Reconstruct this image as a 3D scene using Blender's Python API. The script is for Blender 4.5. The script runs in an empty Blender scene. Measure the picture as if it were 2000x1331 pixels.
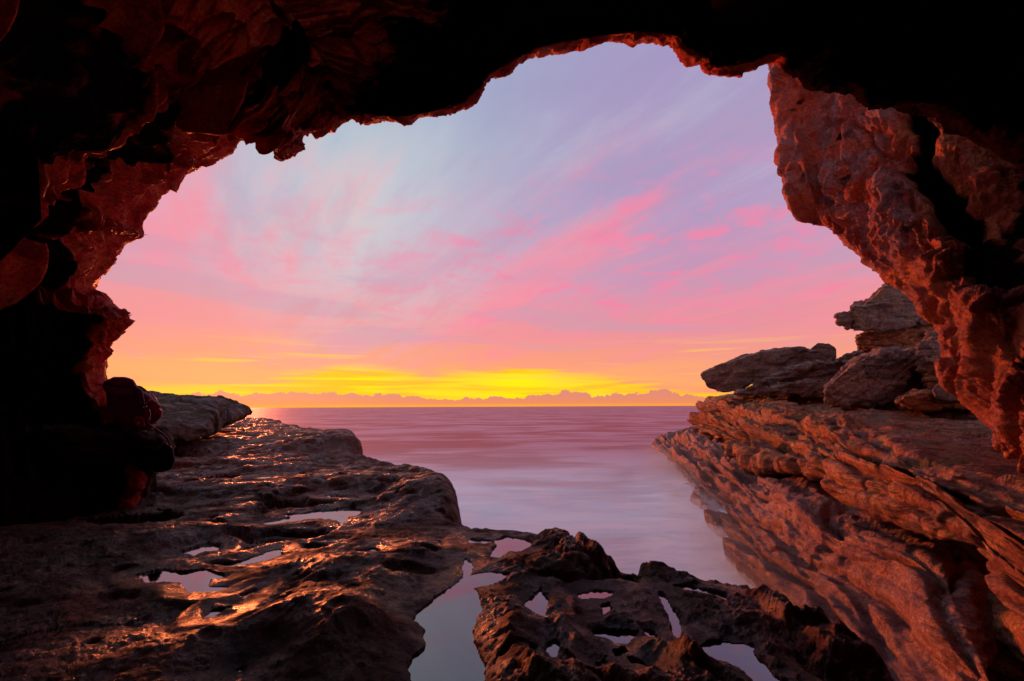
import bpy, bmesh, math, random
import numpy as np
from mathutils import Vector, Matrix
R_ = math.radians
C = bpy.context.scene.collection
scene = bpy.context.scene

# ------------------------------------------------------------------ camera
EYE = np.array([0.0, 0.0, 0.90])
FPX = 889.0
PITCH = math.atan(129.0 / FPX)
ROLL = R_(0.25)
SEA = -2.1
_F = Vector((0, math.cos(PITCH), math.sin(PITCH)))
_U0 = Vector((0, -math.sin(PITCH), math.cos(PITCH)))
_R0 = Vector((1, 0, 0))
_Rv = _R0 * math.cos(ROLL) - _U0 * math.sin(ROLL)
_Uv = _U0 * math.cos(ROLL) + _R0 * math.sin(ROLL)
cam_d = bpy.data.cameras.new('camera')
cam = bpy.data.objects.new('camera', cam_d)
C.objects.link(cam)
cam_d.sensor_width = 36
cam_d.lens = 36 * FPX / 2000
cam_d.clip_start = 0.05
cam_d.clip_end = 30000
M = Matrix.Identity(4)
for i in range(3):
    M[i][0] = _Rv[i]; M[i][1] = _Uv[i]; M[i][2] = -_F[i]; M[i][3] = EYE[i]
cam.matrix_world = M
scene.camera = cam

# ------------------------------------------------------------------ node helper
class NT:
    def __init__(s, tree):
        s.t = tree; s.n = tree.nodes; s.l = tree.links
    def put(s, inp, v):
        if v is None: return
        if isinstance(v, bpy.types.NodeSocket): s.l.new(v, inp)
        elif isinstance(v, (tuple, list)):
            v = tuple(v)
            if inp.type == 'RGBA' and len(v) == 3: v = v + (1,)
            inp.default_value = v
        else: inp.default_value = v
    def m(s, op, a, b=None, c=None, clamp=False):
        n = s.n.new('ShaderNodeMath'); n.operation = op; n.use_clamp = clamp
        for i, v in enumerate((a, b, c)): s.put(n.inputs[i], v)
        return n.outputs[0]
    def v(s, op, a, b=None):
        n = s.n.new('ShaderNodeVectorMath'); n.operation = op
        s.put(n.inputs[0], a)
        if b is not None:
            if op == 'SCALE': s.put(n.inputs['Scale'], b)
            else: s.put(n.inputs[1], b)
        return n.outputs['Value'] if op in ('LENGTH', 'DOT_PRODUCT', 'DISTANCE') else n.outputs[0]
    def mix(s, f, a, b, mode='MIX'):
        n = s.n.new('ShaderNodeMix'); n.data_type = 'RGBA'; n.blend_type = mode
        s.put(n.inputs[0], f); s.put(n.inputs[6], a); s.put(n.inputs[7], b)
        return n.outputs[2]
    def ss(s, x, lo, hi, a=0.0, b=1.0, kind='SMOOTHSTEP'):
        n = s.n.new('ShaderNodeMapRange'); n.interpolation_type = kind
        s.put(n.inputs[0], x); s.put(n.inputs[1], lo); s.put(n.inputs[2], hi)
        s.put(n.inputs[3], a); s.put(n.inputs[4], b)
        return n.outputs[0]
    def noise(s, vec, scale=1, detail=4, rough=.5, dist=0, lac=2, kind='FBM', col=False):
        n = s.n.new('ShaderNodeTexNoise')
        try: n.noise_type = kind
        except Exception: pass
        s.put(n.inputs['Vector'], vec); s.put(n.inputs['Scale'], scale); s.put(n.inputs['Detail'], detail)
        s.put(n.inputs['Roughness'], rough); s.put(n.inputs['Distortion'], dist); s.put(n.inputs['Lacunarity'], lac)
        return n.outputs['Color' if col else 'Fac']
    def vor(s, vec, scale=1, feature='F1', out='Distance', rnd=1):
        n = s.n.new('ShaderNodeTexVoronoi'); n.feature = feature
        s.put(n.inputs['Vector'], vec); s.put(n.inputs['Scale'], scale); s.put(n.inputs['Randomness'], rnd)
        return n.outputs[out]
    def ramp(s, f, stops, interp='EASE'):
        n = s.n.new('ShaderNodeValToRGB'); r = n.color_ramp; r.interpolation = interp
        while len(r.elements) < len(stops): r.elements.new(.5)
        for e, (p, c) in zip(r.elements, stops): e.position = p; e.color = tuple(c) + (1,)
        s.put(n.inputs[0], f)
        return n.outputs[0]
    def sep(s, vec):
        n = s.n.new('ShaderNodeSeparateXYZ'); s.put(n.inputs[0], vec); return n.outputs
    def comb(s, x, y, z):
        n = s.n.new('ShaderNodeCombineXYZ')
        for i, v in enumerate((x, y, z)): s.put(n.inputs[i], v)
        return n.outputs[0]
    def bump(s, h, strength, dist, normal=None):
        n = s.n.new('ShaderNodeBump'); s.put(n.inputs['Height'], h); s.put(n.inputs['Strength'], strength)
        s.put(n.inputs['Distance'], dist); s.put(n.inputs['Normal'], normal)
        return n.outputs[0]

def lin(r, g, b):
    return tuple(((c / 255 + .055) / 1.055) ** 2.4 if c > 10 else c / 255 / 12.92 for c in (r, g, b))

# ------------------------------------------------------------------ world: dawn sky with a torn cloud layer
SUN_AZ, SUN_EL = R_(-31), R_(3.5)          # azimuth from +Y towards +X
w = bpy.data.worlds.new('World'); scene.world = w; w.use_nodes = True
T = NT(w.node_tree); T.n.clear()
out = T.n.new('ShaderNodeOutputWorld')
geo = T.n.new('ShaderNodeTexCoord').outputs['Generated']
d = T.v('NORMALIZE', geo)
dx, dy, dz = T.sep(d)
hor = T.m('SQRT', T.m('ADD', T.m('MULTIPLY', dx, dx), T.m('ADD', T.m('MULTIPLY', dy, dy), 1e-6)))
tel = T.m('DIVIDE', dz, hor)                       # tan(elevation)
az = T.m('ARCTAN2', dx, dy)                        # 0 towards the sea
el = T.m('ADD', tel, 0.0)
# cloud sheet seen in perspective
zz = T.m('ADD', T.m('MAXIMUM', dz, 0.0), 0.10)
sx = T.m('DIVIDE', dx, zz); sy = T.m('DIVIDE', dy, zz)
sheet = T.comb(sx, sy, 0.0)
ang = R_(32)
rx = T.m('ADD', T.m('MULTIPLY', sx, math.cos(ang)), T.m('MULTIPLY', sy, math.sin(ang)))
ry = T.m('SUBTRACT', T.m('MULTIPLY', sy, math.cos(ang)), T.m('MULTIPLY', sx, math.sin(ang)))
streak = T.comb(T.m('MULTIPLY', rx, 2.1), T.m('MULTIPLY', ry, 0.55), 3.7)
n_big = T.noise(sheet, 0.55, 4, .55, .6)
n_str = T.noise(streak, 1.1, 5, .6, .5)
n_rip = T.noise(T.v('ADD', sheet, (11, 4, 0)), 4.4, 6, .66, .35)
band = T.comb(T.m('MULTIPLY', az, 3.2), T.m('MULTIPLY', el, 62.0), 1.3)
n_band = T.noise(band, 1.0, 5, .55, .35)
band2 = T.comb(T.m('MULTIPLY', az, 2.2), T.m('MULTIPLY', el, 17.0), 7.1)
n_band2 = T.noise(band2, 1.0, 4, .55, .4)
wel = T.m('ADD', el, T.m('MULTIPLY', T.m('SUBTRACT', n_big, .5), 0.10))
base = T.ramp(T.m('DIVIDE', wel, 1.2), [
    (0.00, lin(250, 150, 110)), (0.055, lin(255, 168, 108)), (0.085, lin(250, 156, 124)), (0.13, lin(240, 148, 150)),
    (0.25, lin(216, 160, 182)), (0.36, lin(192, 178, 200)), (0.50, lin(172, 184, 203)), (0.66, lin(162, 172, 200)),
    (0.85, lin(152, 156, 192)), (1.0, lin(152, 156, 190))])
# pale opening left of centre, violet upper right
spot = T.v('DISTANCE', T.comb(az, T.m('MULTIPLY', el, 1.1), 0), (-0.33, 0.43, 0))
base = T.mix(T.m('MULTIPLY', T.ss(spot, .42, 0.0), T.ss(n_str, .35, .60, .2, 1)), base, lin(200, 212, 214))
vio = T.v('DISTANCE', T.comb(T.m('MULTIPLY', az, .9), el, 0), (0.36, 0.60, 0))
base = T.mix(T.m('MULTIPLY', T.ss(vio, .62, .10), .6), base, lin(166, 130, 186))
pinkmask = T.m('MULTIPLY', T.ss(n_str, .44, .70), T.m('MULTIPLY', T.ss(el, .72, .38), T.ss(el, .04, .16)))
base = T.mix(T.m('MULTIPLY', pinkmask, .75), base, lin(250, 142, 160))
rp = T.m('MULTIPLY', T.ss(n_rip, .46, .68), T.m('MULTIPLY', T.ss(el, .62, .32), T.ss(el, .10, .24)))
rp = T.m('MULTIPLY', rp, T.ss(T.m('ADD', az, T.m('MULTIPLY', n_big, .6)), -.1, .45, .35, 1))
base = T.mix(T.m('MULTIPLY', rp, .85), base, lin(246, 132, 166))
wsp = T.noise(T.v('ADD', streak, (4, 9, 2)), 2.0, 6, .62, .3)
base = T.mix(T.m('MULTIPLY', T.ss(wsp, .48, .70), T.m('MULTIPLY', T.ss(el, .25, .5), .22)), base, lin(200, 206, 216))
base = T.mix(T.m('MULTIPLY', T.ss(wsp, .50, .34), T.m('MULTIPLY', T.ss(el, .12, .4), .16)), base, lin(146, 146, 180))
grey = T.m('MULTIPLY', T.ss(n_band2, .50, .62), T.m('MULTIPLY', T.ss(el, .42, .26), T.ss(el, .08, .15)))
base = T.mix(T.m('MULTIPLY', grey, .32), base, lin(178, 160, 186))
# yellow light just over the horizon, broken into bars
azc = T.m('ADD', az, 0.06)
gau = lambda c, k: T.m('POWER', 2.718, T.m('MULTIPLY', T.m('POWER', T.m('ABSOLUTE', T.m('ADD', az, -c)), 2.0), -k))
hot = T.m('MAXIMUM', gau(-.33, 45.0), gau(.01, 30.0))
spread = T.m('MAXIMUM', T.m('MULTIPLY', gau(-.06, 1.2), .82), hot)
ytop = T.m('ADD', T.m('ADD', .018, T.m('MULTIPLY', gau(-.06, 1.2), .036)), T.m('MULTIPLY', hot, .030))
yel = T.ss(T.m('ADD', el, T.m('MULTIPLY', T.m('SUBTRACT', n_band, .5), .11)), T.m('ADD', ytop, .020), T.m('SUBTRACT', ytop, .012))
bars = T.ss(T.m('ADD', T.m('ADD', n_band, T.m('MULTIPLY', hot, .08)), T.m('MULTIPLY', T.m('SUBTRACT', ytop, el), 6.0)), .45, .56)
ycol = T.mix(T.m('MULTIPLY', spread, T.ss(n_band, .40, .62)), lin(255, 190, 34), lin(255, 236, 8))
base = T.mix(T.m('MULTIPLY', T.m('MULTIPLY', yel, bars), T.m('ADD', .6, T.m('MULTIPLY', spread, .4))), base, ycol)
st2 = T.m('MULTIPLY', T.ss(n_band, .56, .66), T.m('MULTIPLY', T.ss(el, .055, .075), T.ss(el, .15, .09)))
base = T.mix(T.m('MULTIPLY', st2, .65), base, lin(255, 206, 60))
# bank of small heaped clouds on the horizon
lump = T.noise(T.comb(T.m('MULTIPLY', az, 15.0), T.m('MULTIPLY', el, 12), 2.2), 1.0, 6, .68)
lumb = T.noise(T.comb(T.m('MULTIPLY', az, 3.2), 0, 9.2), 1.0, 2, .5)
bh = T.m('ADD', T.m('MULTIPLY', lump, .060), T.m('ADD', -.011, T.m('MULTIPLY', T.m('SUBTRACT', lumb, .45), .075)))
bh = T.m('MAXIMUM', bh, T.m('ADD', .004, T.m('MULTIPLY', lump, .010)))
bank = T.ss(T.m('SUBTRACT', bh, el), -.0010, .0012)
bcol = T.mix(T.ss(el, .0, .03), lin(240, 142, 92), lin(226, 138, 118))
bcol = T.mix(T.m('MULTIPLY', T.ss(el, .009, .0), spread), bcol, lin(255, 170, 50))
base = T.mix(bank, base, bcol)
# below the horizon (only ever seen by light going under the sea)
base = T.mix(T.ss(dz, -.004, -.02), base, lin(90, 70, 80))
sky = T.n.new('ShaderNodeTexSky'); sky.sky_type = 'NISHITA'; sky.sun_disc = False
sky.sun_elevation = SUN_EL; sky.sun_rotation = SUN_AZ
skc = T.v('SCALE', sky.outputs[0], 0.05)
SKY_GAIN = 0.90
tot = T.v('ADD', T.v('SCALE', base, SKY_GAIN * .97), T.v('SCALE', skc, .06))
bg = T.n.new('ShaderNodeBackground'); T.put(bg.inputs[0], tot); bg.inputs[1].default_value = 1.0
T.l.new(bg.outputs[0], out.inputs[0])

sun_d = bpy.data.lights.new('sun', 'SUN'); sun_d.energy = 3.7; sun_d.color = (1.0, .19, .05); sun_d.angle = R_(6)
sun = bpy.data.objects.new('sun', sun_d); C.objects.link(sun)
sdir = Vector((math.sin(SUN_AZ) * math.cos(SUN_EL), math.cos(SUN_AZ) * math.cos(SUN_EL), math.sin(SUN_EL)))
sun.rotation_euler = sdir.to_track_quat('Z', 'Y').to_euler()

scene.view_settings.view_transform = 'Standard'
scene.view_settings.look = 'None'
scene.view_settings.exposure = 0.22
scene.view_settings.gamma = 1
scene.view_settings.use_curve_mapping = False
cy = scene.cycles
cy.use_denoising = True
cy.max_bounces = 6; cy.diffuse_bounces = 2; cy.glossy_bounces = 3; cy.transmission_bounces = 2; cy.volume_bounces = 0
cy.sample_clamp_indirect = 3
cy.caustics_reflective = False; cy.caustics_refractive = False

# ------------------------------------------------------------------ geometry helpers
def ray(px, py):
    a = (px - 1000) / FPX; b = -(py - 665.5) / FPX
    r = _F + _Rv * a + _Uv * b
    return np.array(r)
def P(px, py, D):
    r = ray(px, py); return EYE + r * (D / r[1])
def Pz(px, py, z):
    r = ray(px, py); return EYE + r * ((z - EYE[2]) / r[2])

_rng = np.random.RandomState(7)
_perm = _rng.permutation(256).astype(np.int32)
_perm = np.concatenate([_perm, _perm])
_g = _rng.normal(size=(256, 3)); _g /= np.linalg.norm(_g, axis=1)[:, None]; _g = _g.astype(np.float32)
_gx, _gy, _gz = _g[:, 0].copy(), _g[:, 1].copy(), _g[:, 2].copy()
def gn(x, y, z):
    x = np.asarray(x, np.float32); y = np.asarray(y, np.float32); z = np.asarray(z, np.float32)
    x, y, z = np.broadcast_arrays(x, y, z)
    x0 = np.floor(x); y0 = np.floor(y); z0 = np.floor(z)
    fx = x - x0; fy = y - y0; fz = z - z0
    ix = x0.astype(np.int32) & 255; iy = y0.astype(np.int32) & 255; iz = z0.astype(np.int32) & 255
    u = fx * fx * fx * (fx * (fx * 6 - 15) + 10); v = fy * fy * fy * (fy * (fy * 6 - 15) + 10); w = fz * fz * fz * (fz * (fz * 6 - 15) + 10)
    r = None
    res = []
    for a in (0, 1):
        pa = _perm[(ix + a) & 255]
        for b in (0, 1):
            pb = _perm[(pa + iy + b) & 255]
            for c in (0, 1):
                h = _perm[(pb + iz + c) & 255]
                res.append(_gx[h] * (fx - a) + _gy[h] * (fy - b) + _gz[h] * (fz - c))
    l = lambda p, q, t: p + (q - p) * t
    x00 = l(res[0], res[4], u); x01 = l(res[1], res[5], u); x10 = l(res[2], res[6], u); x11 = l(res[3], res[7], u)
    return l(l(x00, x10, v), l(x01, x11, v), w) * 1.6
def fbm(p, s, octv=4, rough=.5, off=0.0, lac=2.03):
    t = 0; a = 1; n = 0
    for o in range(octv):
        t = t + a * gn(p[..., 0] * s + off + o * 17.3, p[..., 1] * s + off * 1.7 + o * 5.1, p[..., 2] * s - off + o * 9.7)
        n += a; a *= rough; s *= lac
    return t / n
def ridge(p, s, octv=4, rough=.5, off=0.0):
    t = 0; a = 1; n = 0
    for o in range(octv):
        t = t + a * (1 - 2 * np.abs(gn(p[..., 0] * s + off + o * 7.3, p[..., 1] * s + off * 1.3 + o * 3.1, p[..., 2] * s - off + o * 1.7)))
        n += a; a *= rough; s *= 2.07
    return t / n
_vj = _rng.rand(256, 3).astype(np.float32)
def vor(p, s, off=0.0):
    """returns F1, F2, cell hash (0..1)"""
    sh = p.shape[:-1]
    q = (p.reshape(-1, 3) * np.asarray(s) + off).astype(np.float32)
    b = np.floor(q).astype(np.int32)
    f1 = np.full(len(q), 9., np.float32); f2 = f1.copy(); hid = np.zeros(len(q), np.int32)
    for i in (-1, 0, 1):
        pa = _perm[(b[:, 0] + i) & 255]
        for j in (-1, 0, 1):
            pb = _perm[(pa + b[:, 1] + j) & 255]
            for k in (-1, 0, 1):
                h = _perm[(pb + b[:, 2] + k) & 255]
                jv = _vj[h]
                dd = np.sqrt((b[:, 0] + i + jv[:, 0] - q[:, 0]) ** 2 + (b[:, 1] + j + jv[:, 1] - q[:, 1]) ** 2 + (b[:, 2] + k + jv[:, 2] - q[:, 2]) ** 2)
                lt = dd < f1
                f2 = np.where(lt, f1, np.minimum(f2, dd)); hid = np.where(lt, h, hid); f1 = np.where(lt, dd, f1)
    return f1.reshape(sh), f2.reshape(sh), (_perm[hid] / 255.).reshape(sh)
def sst(x, a, b):
    t = np.clip((x - a) / (b - a), 0, 1); return t * t * (3 - 2 * t)
def strata(p, h, off=0.0, warp=.35, sharp=.16, dip=(0, 0)):
    """outward offset 0..1 that jumps from bed to bed; h bed thickness"""
    z = p[..., 2] + p[..., 0] * dip[0] + p[..., 1] * dip[1]
    z = z / h + fbm(p, .35 / h * .3, 3, .5, off) * warp * 2 + off
    k = np.floor(z).astype(np.int32); f = z - k
    q = np.stack([p[..., 0], p[..., 1], p[..., 0] * 0], -1)
    r0 = _vj[_perm[(k) & 255], 0]; r1 = _vj[_perm[(k + 1) & 255], 0]
    m0 = gn(p[..., 0] * .5 / h * .5, p[..., 1] * .5 / h * .5, k * 3.7); m1 = gn(p[..., 0] * .5 / h * .5, p[..., 1] * .5 / h * .5, (k + 1) * 3.7)
    a0 = r0 + m0 * .6; a1 = r1 + m1 * .6
    t = sst(f, 1 - sharp, 1)
    bed = a0 + (a1 - a0) * t
    rnd = 1 - np.abs(2 * f - 1) ** 4
    return bed * .75 + rnd * .25

def facet(p, s, off=0.0, tilt=1.0):
    """broken plane faces: every cell of rock gets its own tilted plane"""
    sh = p.shape[:-1]; s = np.asarray(s, float) * np.ones(3)
    q = (p.reshape(-1, 3) * s + off).astype(np.float32)
    b = np.floor(q).astype(np.int32)
    f1 = np.full(len(q), 9., np.float32); val = np.zeros(len(q), np.float32)
    for i in (-1, 0, 1):
        pa = _perm[(b[:, 0] + i) & 255]
        for j in (-1, 0, 1):
            pb = _perm[(pa + b[:, 1] + j) & 255]
            for k in (-1, 0, 1):
                h = _perm[(pb + b[:, 2] + k) & 255]
                jv = _vj[h]
                d0 = q[:, 0] - (b[:, 0] + i + jv[:, 0]); d1 = q[:, 1] - (b[:, 1] + j + jv[:, 1]); d2 = q[:, 2] - (b[:, 2] + k + jv[:, 2])
                dd = d0 * d0 + d1 * d1 + d2 * d2
                lt = dd < f1
                v = np.clip((_gx[h] * d0 + _gy[h] * d1 + _gz[h] * d2) * tilt, -.45, .45) + (jv[:, 0] - .5) * .5
                val = np.where(lt, v, val); f1 = np.where(lt, dd, f1)
    return val.reshape(sh)
def notch(p, h, off=0.0, warp=.35, width=.08, dip=(0, 0)):
    """thin open joints between beds, 0..1"""
    z = p[..., 2] + p[..., 0] * dip[0] + p[..., 1] * dip[1]
    z = z / h + fbm(p, .35 / h * .3, 3, .5, off) * warp * 2 + off
    f = np.abs(z - np.round(z))
    k = np.round(z)
    on = sst(gn(p[..., 0] * .9, p[..., 1] * .9, k * 2.3), -.25, .1)
    return np.exp(-(f / width) ** 2) * on
def soften(a, n=2):
    for _ in range(n):
        b = a.copy(); b[1:-1] = .25 * a[:-2] + .5 * a[1:-1] + .25 * a[2:]; a = b.copy(); a[:, 1:-1] = .25 * b[:, :-2] + .5 * b[:, 1:-1] + .25 * b[:, 2:]
    return a
def grid_mesh(name, Pg, mat, keep=None, closed_u=False):
    Rr, Cc = Pg.shape[:2]
    idx = np.arange(Rr * Cc).reshape(Rr, Cc)
    a = idx[:-1, :-1]; b = idx[:-1, 1:]; c = idx[1:, 1:]; d_ = idx[1:, :-1]
    f = np.stack([a, b, c, d_], -1).reshape(-1, 4)
    if keep is not None:
        kf = (keep[:-1, :-1] | keep[:-1, 1:] | keep[1:, 1:] | keep[1:, :-1]).reshape(-1)
        f = f[kf]
        used = np.zeros(Rr * Cc, bool); used[f.ravel()] = True
        remap = np.cumsum(used) - 1
        co = Pg.reshape(-1, 3)[used]; f = remap[f]
    else: co = Pg.reshape(-1, 3)
    return raw_mesh(name, co, f, mat)
def raw_mesh(name, co, f, mat, smooth=True):
    me = bpy.data.meshes.new(name)
    me.vertices.add(len(co)); me.vertices.foreach_set('co', np.ascontiguousarray(co, np.float32).ravel())
    me.loops.add(f.size); me.loops.foreach_set('vertex_index', f.ravel().astype(np.int32))
    me.polygons.add(len(f)); me.polygons.foreach_set('loop_start', np.arange(0, f.size, f.shape[1], dtype=np.int32))
    me.update(calc_edges=True)
    me.polygons.foreach_set('use_smooth', np.full(len(f), smooth))
    if mat: me.materials.append(mat)
    o = bpy.data.objects.new(name, me); C.objects.link(o)
    return o
def cr(A, counts):
    """Catmull-Rom resample along axis 0"""
    n = len(A); E = np.concatenate([[2 * A[0] - A[1]], A, [2 * A[-1] - A[-2]]])
    outp = []
    for i in range(n - 1):
        t = np.linspace(0, 1, counts[i], endpoint=False).reshape(-1, *([1] * (A.ndim - 1)))
        p0, p1, p2, p3 = E[i], E[i + 1], E[i + 2], E[i + 3]
        outp.append(.5 * ((2 * p1) + (-p0 + p2) * t + (2 * p0 - 5 * p1 + 4 * p2 - p3) * t ** 2 + (-p0 + 3 * p1 - 3 * p2 + p3) * t ** 3))
    outp.append(A[-1:])
    return np.concatenate(outp)
def normals(Pg):
    du = np.gradient(Pg, axis=1); dv = np.gradient(Pg, axis=0)
    n = np.cross(du, dv); return n / (np.linalg.norm(n, axis=-1, keepdims=True) + 1e-9)
def loft(ctrl, rc, cc):
    A = np.array(ctrl, float)
    A = cr(A, rc); A = np.swapaxes(cr(np.swapaxes(A, 0, 1), cc), 0, 1)
    return A
def tagit(o, label=None, cat=None, group=None, kind=None):
    if label: o['label'] = label
    if cat: o['category'] = cat
    if group: o['group'] = group
    if kind: o['kind'] = kind
    return o

def hull_rock(name, hulls, mat, voxel, disp, smooth_it=1, parent=None):
    """union of convex blocks, weathered: hulls = list of point lists"""
    bm = bmesh.new()
    for pts in hulls:
        vs = [bm.verts.new(p) for p in pts]
        r = bmesh.ops.convex_hull(bm, input=vs)
        kill = list({g for g in r['geom_interior'] + r['geom_unused'] if isinstance(g, bmesh.types.BMVert)})
        if kill: bmesh.ops.delete(bm, geom=kill, context='VERTS')
    bmesh.ops.recalc_face_normals(bm, faces=bm.faces[:])
    me = bpy.data.meshes.new(name); bm.to_mesh(me); bm.free()
    o = bpy.data.objects.new(name, me); C.objects.link(o)
    md = o.modifiers.new('r', 'REMESH'); md.mode = 'VOXEL'; md.voxel_size = voxel
    if smooth_it:
        sm = o.modifiers.new('s', 'SMOOTH'); sm.iterations = smooth_it; sm.factor = .5
    dg = bpy.context.evaluated_depsgraph_get(); dg.update()
    m2 = bpy.data.meshes.new_from_object(o.evaluated_get(dg))
    o.modifiers.clear(); o.data = m2; m2.name = name
    bpy.data.meshes.remove(me)
    n = len(m2.vertices); co = np.empty(n * 3, np.float32); m2.vertices.foreach_get('co', co); co = co.reshape(-1, 3)
    no = np.empty(n * 3, np.float32); m2.vertices.foreach_get('normal', no); no = no.reshape(-1, 3)
    dv = disp(co.astype(np.float64), no)
    co = co + (no * dv[:, None] if dv.ndim == 1 else dv)
    m2.vertices.foreach_set('co', co.astype(np.float32).ravel()); m2.update()
    m2.polygons.foreach_set('use_smooth', np.full(len(m2.polygons), True))
    m2.materials.clear(); m2.materials.append(mat)
    o.parent = parent
    return o

# ------------------------------------------------------------------ materials
def rock_mat(name, cols, dark, rough=(.45, .85), fine=1.0, bump=1.0, strat=0.0, moss=None, foam=False, spec=.5, speck=0.0, wetz=None, grit=.75, painted_shade=False, zone=None, wetattr=False, sheen=None):
    """cols: 3 base colours mixed in patches; dark: stain colour; strat: weight of bedding bands"""
    m = bpy.data.materials.new(name); m.use_nodes = True
    T = NT(m.node_tree); T.n.clear()
    o = T.n.new('ShaderNodeOutputMaterial'); b = T.n.new('ShaderNodeBsdfPrincipled')
    pos = T.n.new('ShaderNodeNewGeometry').outputs['Position']
    x, y, z = T.sep(pos)
    n1 = T.noise(pos, .9 * fine, 6, .6, .5)
    n2 = T.noise(T.v('ADD', pos, (31, 7, 3)), 3.1 * fine, 8, .65, .6)
    n3 = T.noise(T.v('ADD', pos, (3, 17, 9)), 14 * fine, 8, .7)
    c = T.mix(T.ss(n1, .42, .56), cols[0], cols[1])
    c = T.mix(T.ss(n2, .46, .66), c, cols[2])
    hgt = T.m('ADD', T.m('MULTIPLY', n2, .6), T.m('MULTIPLY', n3, .4))
    if strat:
        wz = T.m('ADD', z, T.m('MULTIPLY', T.noise(pos, .5 * fine, 3, .5), .6))
        bd = T.noise(T.comb(T.m('MULTIPLY', x, .5), T.m('MULTIPLY', y, .5), T.m('MULTIPLY', wz, 6.0)), 1.6 * fine, 6, .72)
        c = T.mix(T.m('MULTIPLY', T.ss(bd, .52, .58), strat * .9), c, dark)
        c = T.mix(T.m('MULTIPLY', T.ss(bd, .46, .36), strat * .5), c, cols[2])
        hgt = T.m('ADD', hgt, T.m('MULTIPLY', T.ss(T.m('ABSOLUTE', T.m('SUBTRACT', bd, .53)), 0, .05), .45 * strat))
    if zone:
        za = T.n.new('ShaderNodeAttribute'); za.attribute_name = 'zone'
        zm = T.ss(T.m('ADD', za.outputs['Fac'], T.m('MULTIPLY', T.m('SUBTRACT', n1, .5), 1.2)), .3, .7)
        c = T.mix(zm, c, T.mix(T.ss(n2, .42, .62), zone[0], zone[1]))
    st = T.ss(T.noise(T.v('ADD', pos, (5, 5, 40)), 1.7 * fine, 8, .7, .8), .57, .68)
    c = T.mix(T.m('MULTIPLY', st, .75), c, dark)
    if moss:
        nz = T.sep(T.n.new('ShaderNodeNewGeometry').outputs['Normal'])[2]
        mm = T.m('MULTIPLY', T.ss(T.noise(T.v('ADD', pos, (9, 2, 4)), 1.3 * fine, 5, .6), .45, .62), T.ss(nz, .3, .8))
        c = T.mix(T.m('MULTIPLY', mm, .8), c, moss)
    if speck:
        sp = T.vor(T.v('ADD', pos, T.v('SCALE', T.noise(pos, 20, 3, .6, col=True), .06)), 26 * fine)
        spm = T.m('MULTIPLY', T.ss(sp, .30, .16), T.ss(n2, .42, .56))
        c = T.mix(T.m('MULTIPLY', spm, speck), c, dark)
        hgt = T.m('SUBTRACT', hgt, T.m('MULTIPLY', spm, .25))
    gr = T.noise(pos, 70 * fine, 6, .8)
    g2 = T.noise(T.v('ADD', pos, (2, 8, 1)), 24 * fine, 8, .78, .4)
    c = T.mix(grit, c, T.mix(T.ss(gr, .30, .70), (.35, .33, .32), (1.5, 1.5, 1.5)), 'MULTIPLY')
    c = T.mix(grit, c, T.mix(T.ss(g2, .36, .62), (.38, .33, .32), (1.45, 1.45, 1.45)), 'MULTIPLY')
    hgt = T.m('ADD', hgt, T.m('MULTIPLY', g2, .18))
    rg = T.ss(T.noise(T.v('ADD', pos, (1, 2, 3)), 2.1 * fine, 7, .65, .4), .36, .62, rough[0], rough[1])
    if painted_shade:
        at = T.n.new('ShaderNodeAttribute'); at.attribute_name = 'painted_shade'  # near-black laid over the rock colour where shade belongs
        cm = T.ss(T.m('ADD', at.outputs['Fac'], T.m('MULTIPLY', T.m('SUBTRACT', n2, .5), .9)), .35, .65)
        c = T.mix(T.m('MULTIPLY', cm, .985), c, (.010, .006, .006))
    if wetattr:
        wa = T.n.new('ShaderNodeAttribute'); wa.attribute_name = 'wet'
        wm = T.ss(T.m('ADD', wa.outputs['Fac'], T.m('MULTIPLY', T.m('SUBTRACT', n2, .5), .8)), .30, .75)
        c = T.mix(T.m('MULTIPLY', wm, .5), c, T.mix(.7, c, (0, 0, 0))); rg = T.m('SUBTRACT', rg, T.m('MULTIPLY', wm, .16))
    if wetz is not None:
        c = T.mix(T.ss(T.m('ADD', z, T.m('MULTIPLY', n2, .5)), wetz + .7, wetz + .1), c, T.mix(.55, c, (0, 0, 0)))
    if foam:
        nf = T.noise(T.comb(x, T.m('MULTIPLY', y, .8), T.m('MULTIPLY', z, .5)), 2.6, 7, .72, .6)
        fm = T.ss(T.m('SUBTRACT', T.m('ADD', z, T.m('MULTIPLY', nf, -.55)), SEA), -.13, -.19)
        wet = T.ss(T.m('SUBTRACT', T.m('ADD', z, T.m('MULTIPLY', n2, .7)), SEA), 1.15, .65)
        c = T.mix(T.m('MULTIPLY', wet, .8), c, T.mix(T.ss(n3, .4, .6), (.06, .016, .030), (.14, .05, .06))); rg = T.m('SUBTRACT', rg, T.m('MULTIPLY', wet, .22))
        c = T.mix(T.m('MULTIPLY', fm, .95), c, (.70, .82, .92))
        rg = T.m('MAXIMUM', rg, T.m('MULTIPLY', fm, .8))
    T.put(b.inputs['Base Color'], c); T.put(b.inputs['Roughness'], rg)
    b.inputs['Specular IOR Level'].default_value = spec
    if sheen:
        b.inputs['IOR'].default_value = 1.8; b.inputs['Specular Tint'].default_value = sheen + (1,)
    if painted_shade:
        T.put(b.inputs['Specular IOR Level'], T.m('MULTIPLY', T.m('SUBTRACT', 1.0, cm), spec)); T.put(b.inputs['Roughness'], T.m('MAXIMUM', rg, cm))
    crk = T.m('ABSOLUTE', T.m('SUBTRACT', T.noise(T.v('ADD', pos, (7, 3, 8)), 5.5 * fine, 7, .62, .7), .5))
    c = T.mix(T.ss(crk, .022, .0, 0, .75), c, T.mix(.75, c, (0, 0, 0)))
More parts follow.
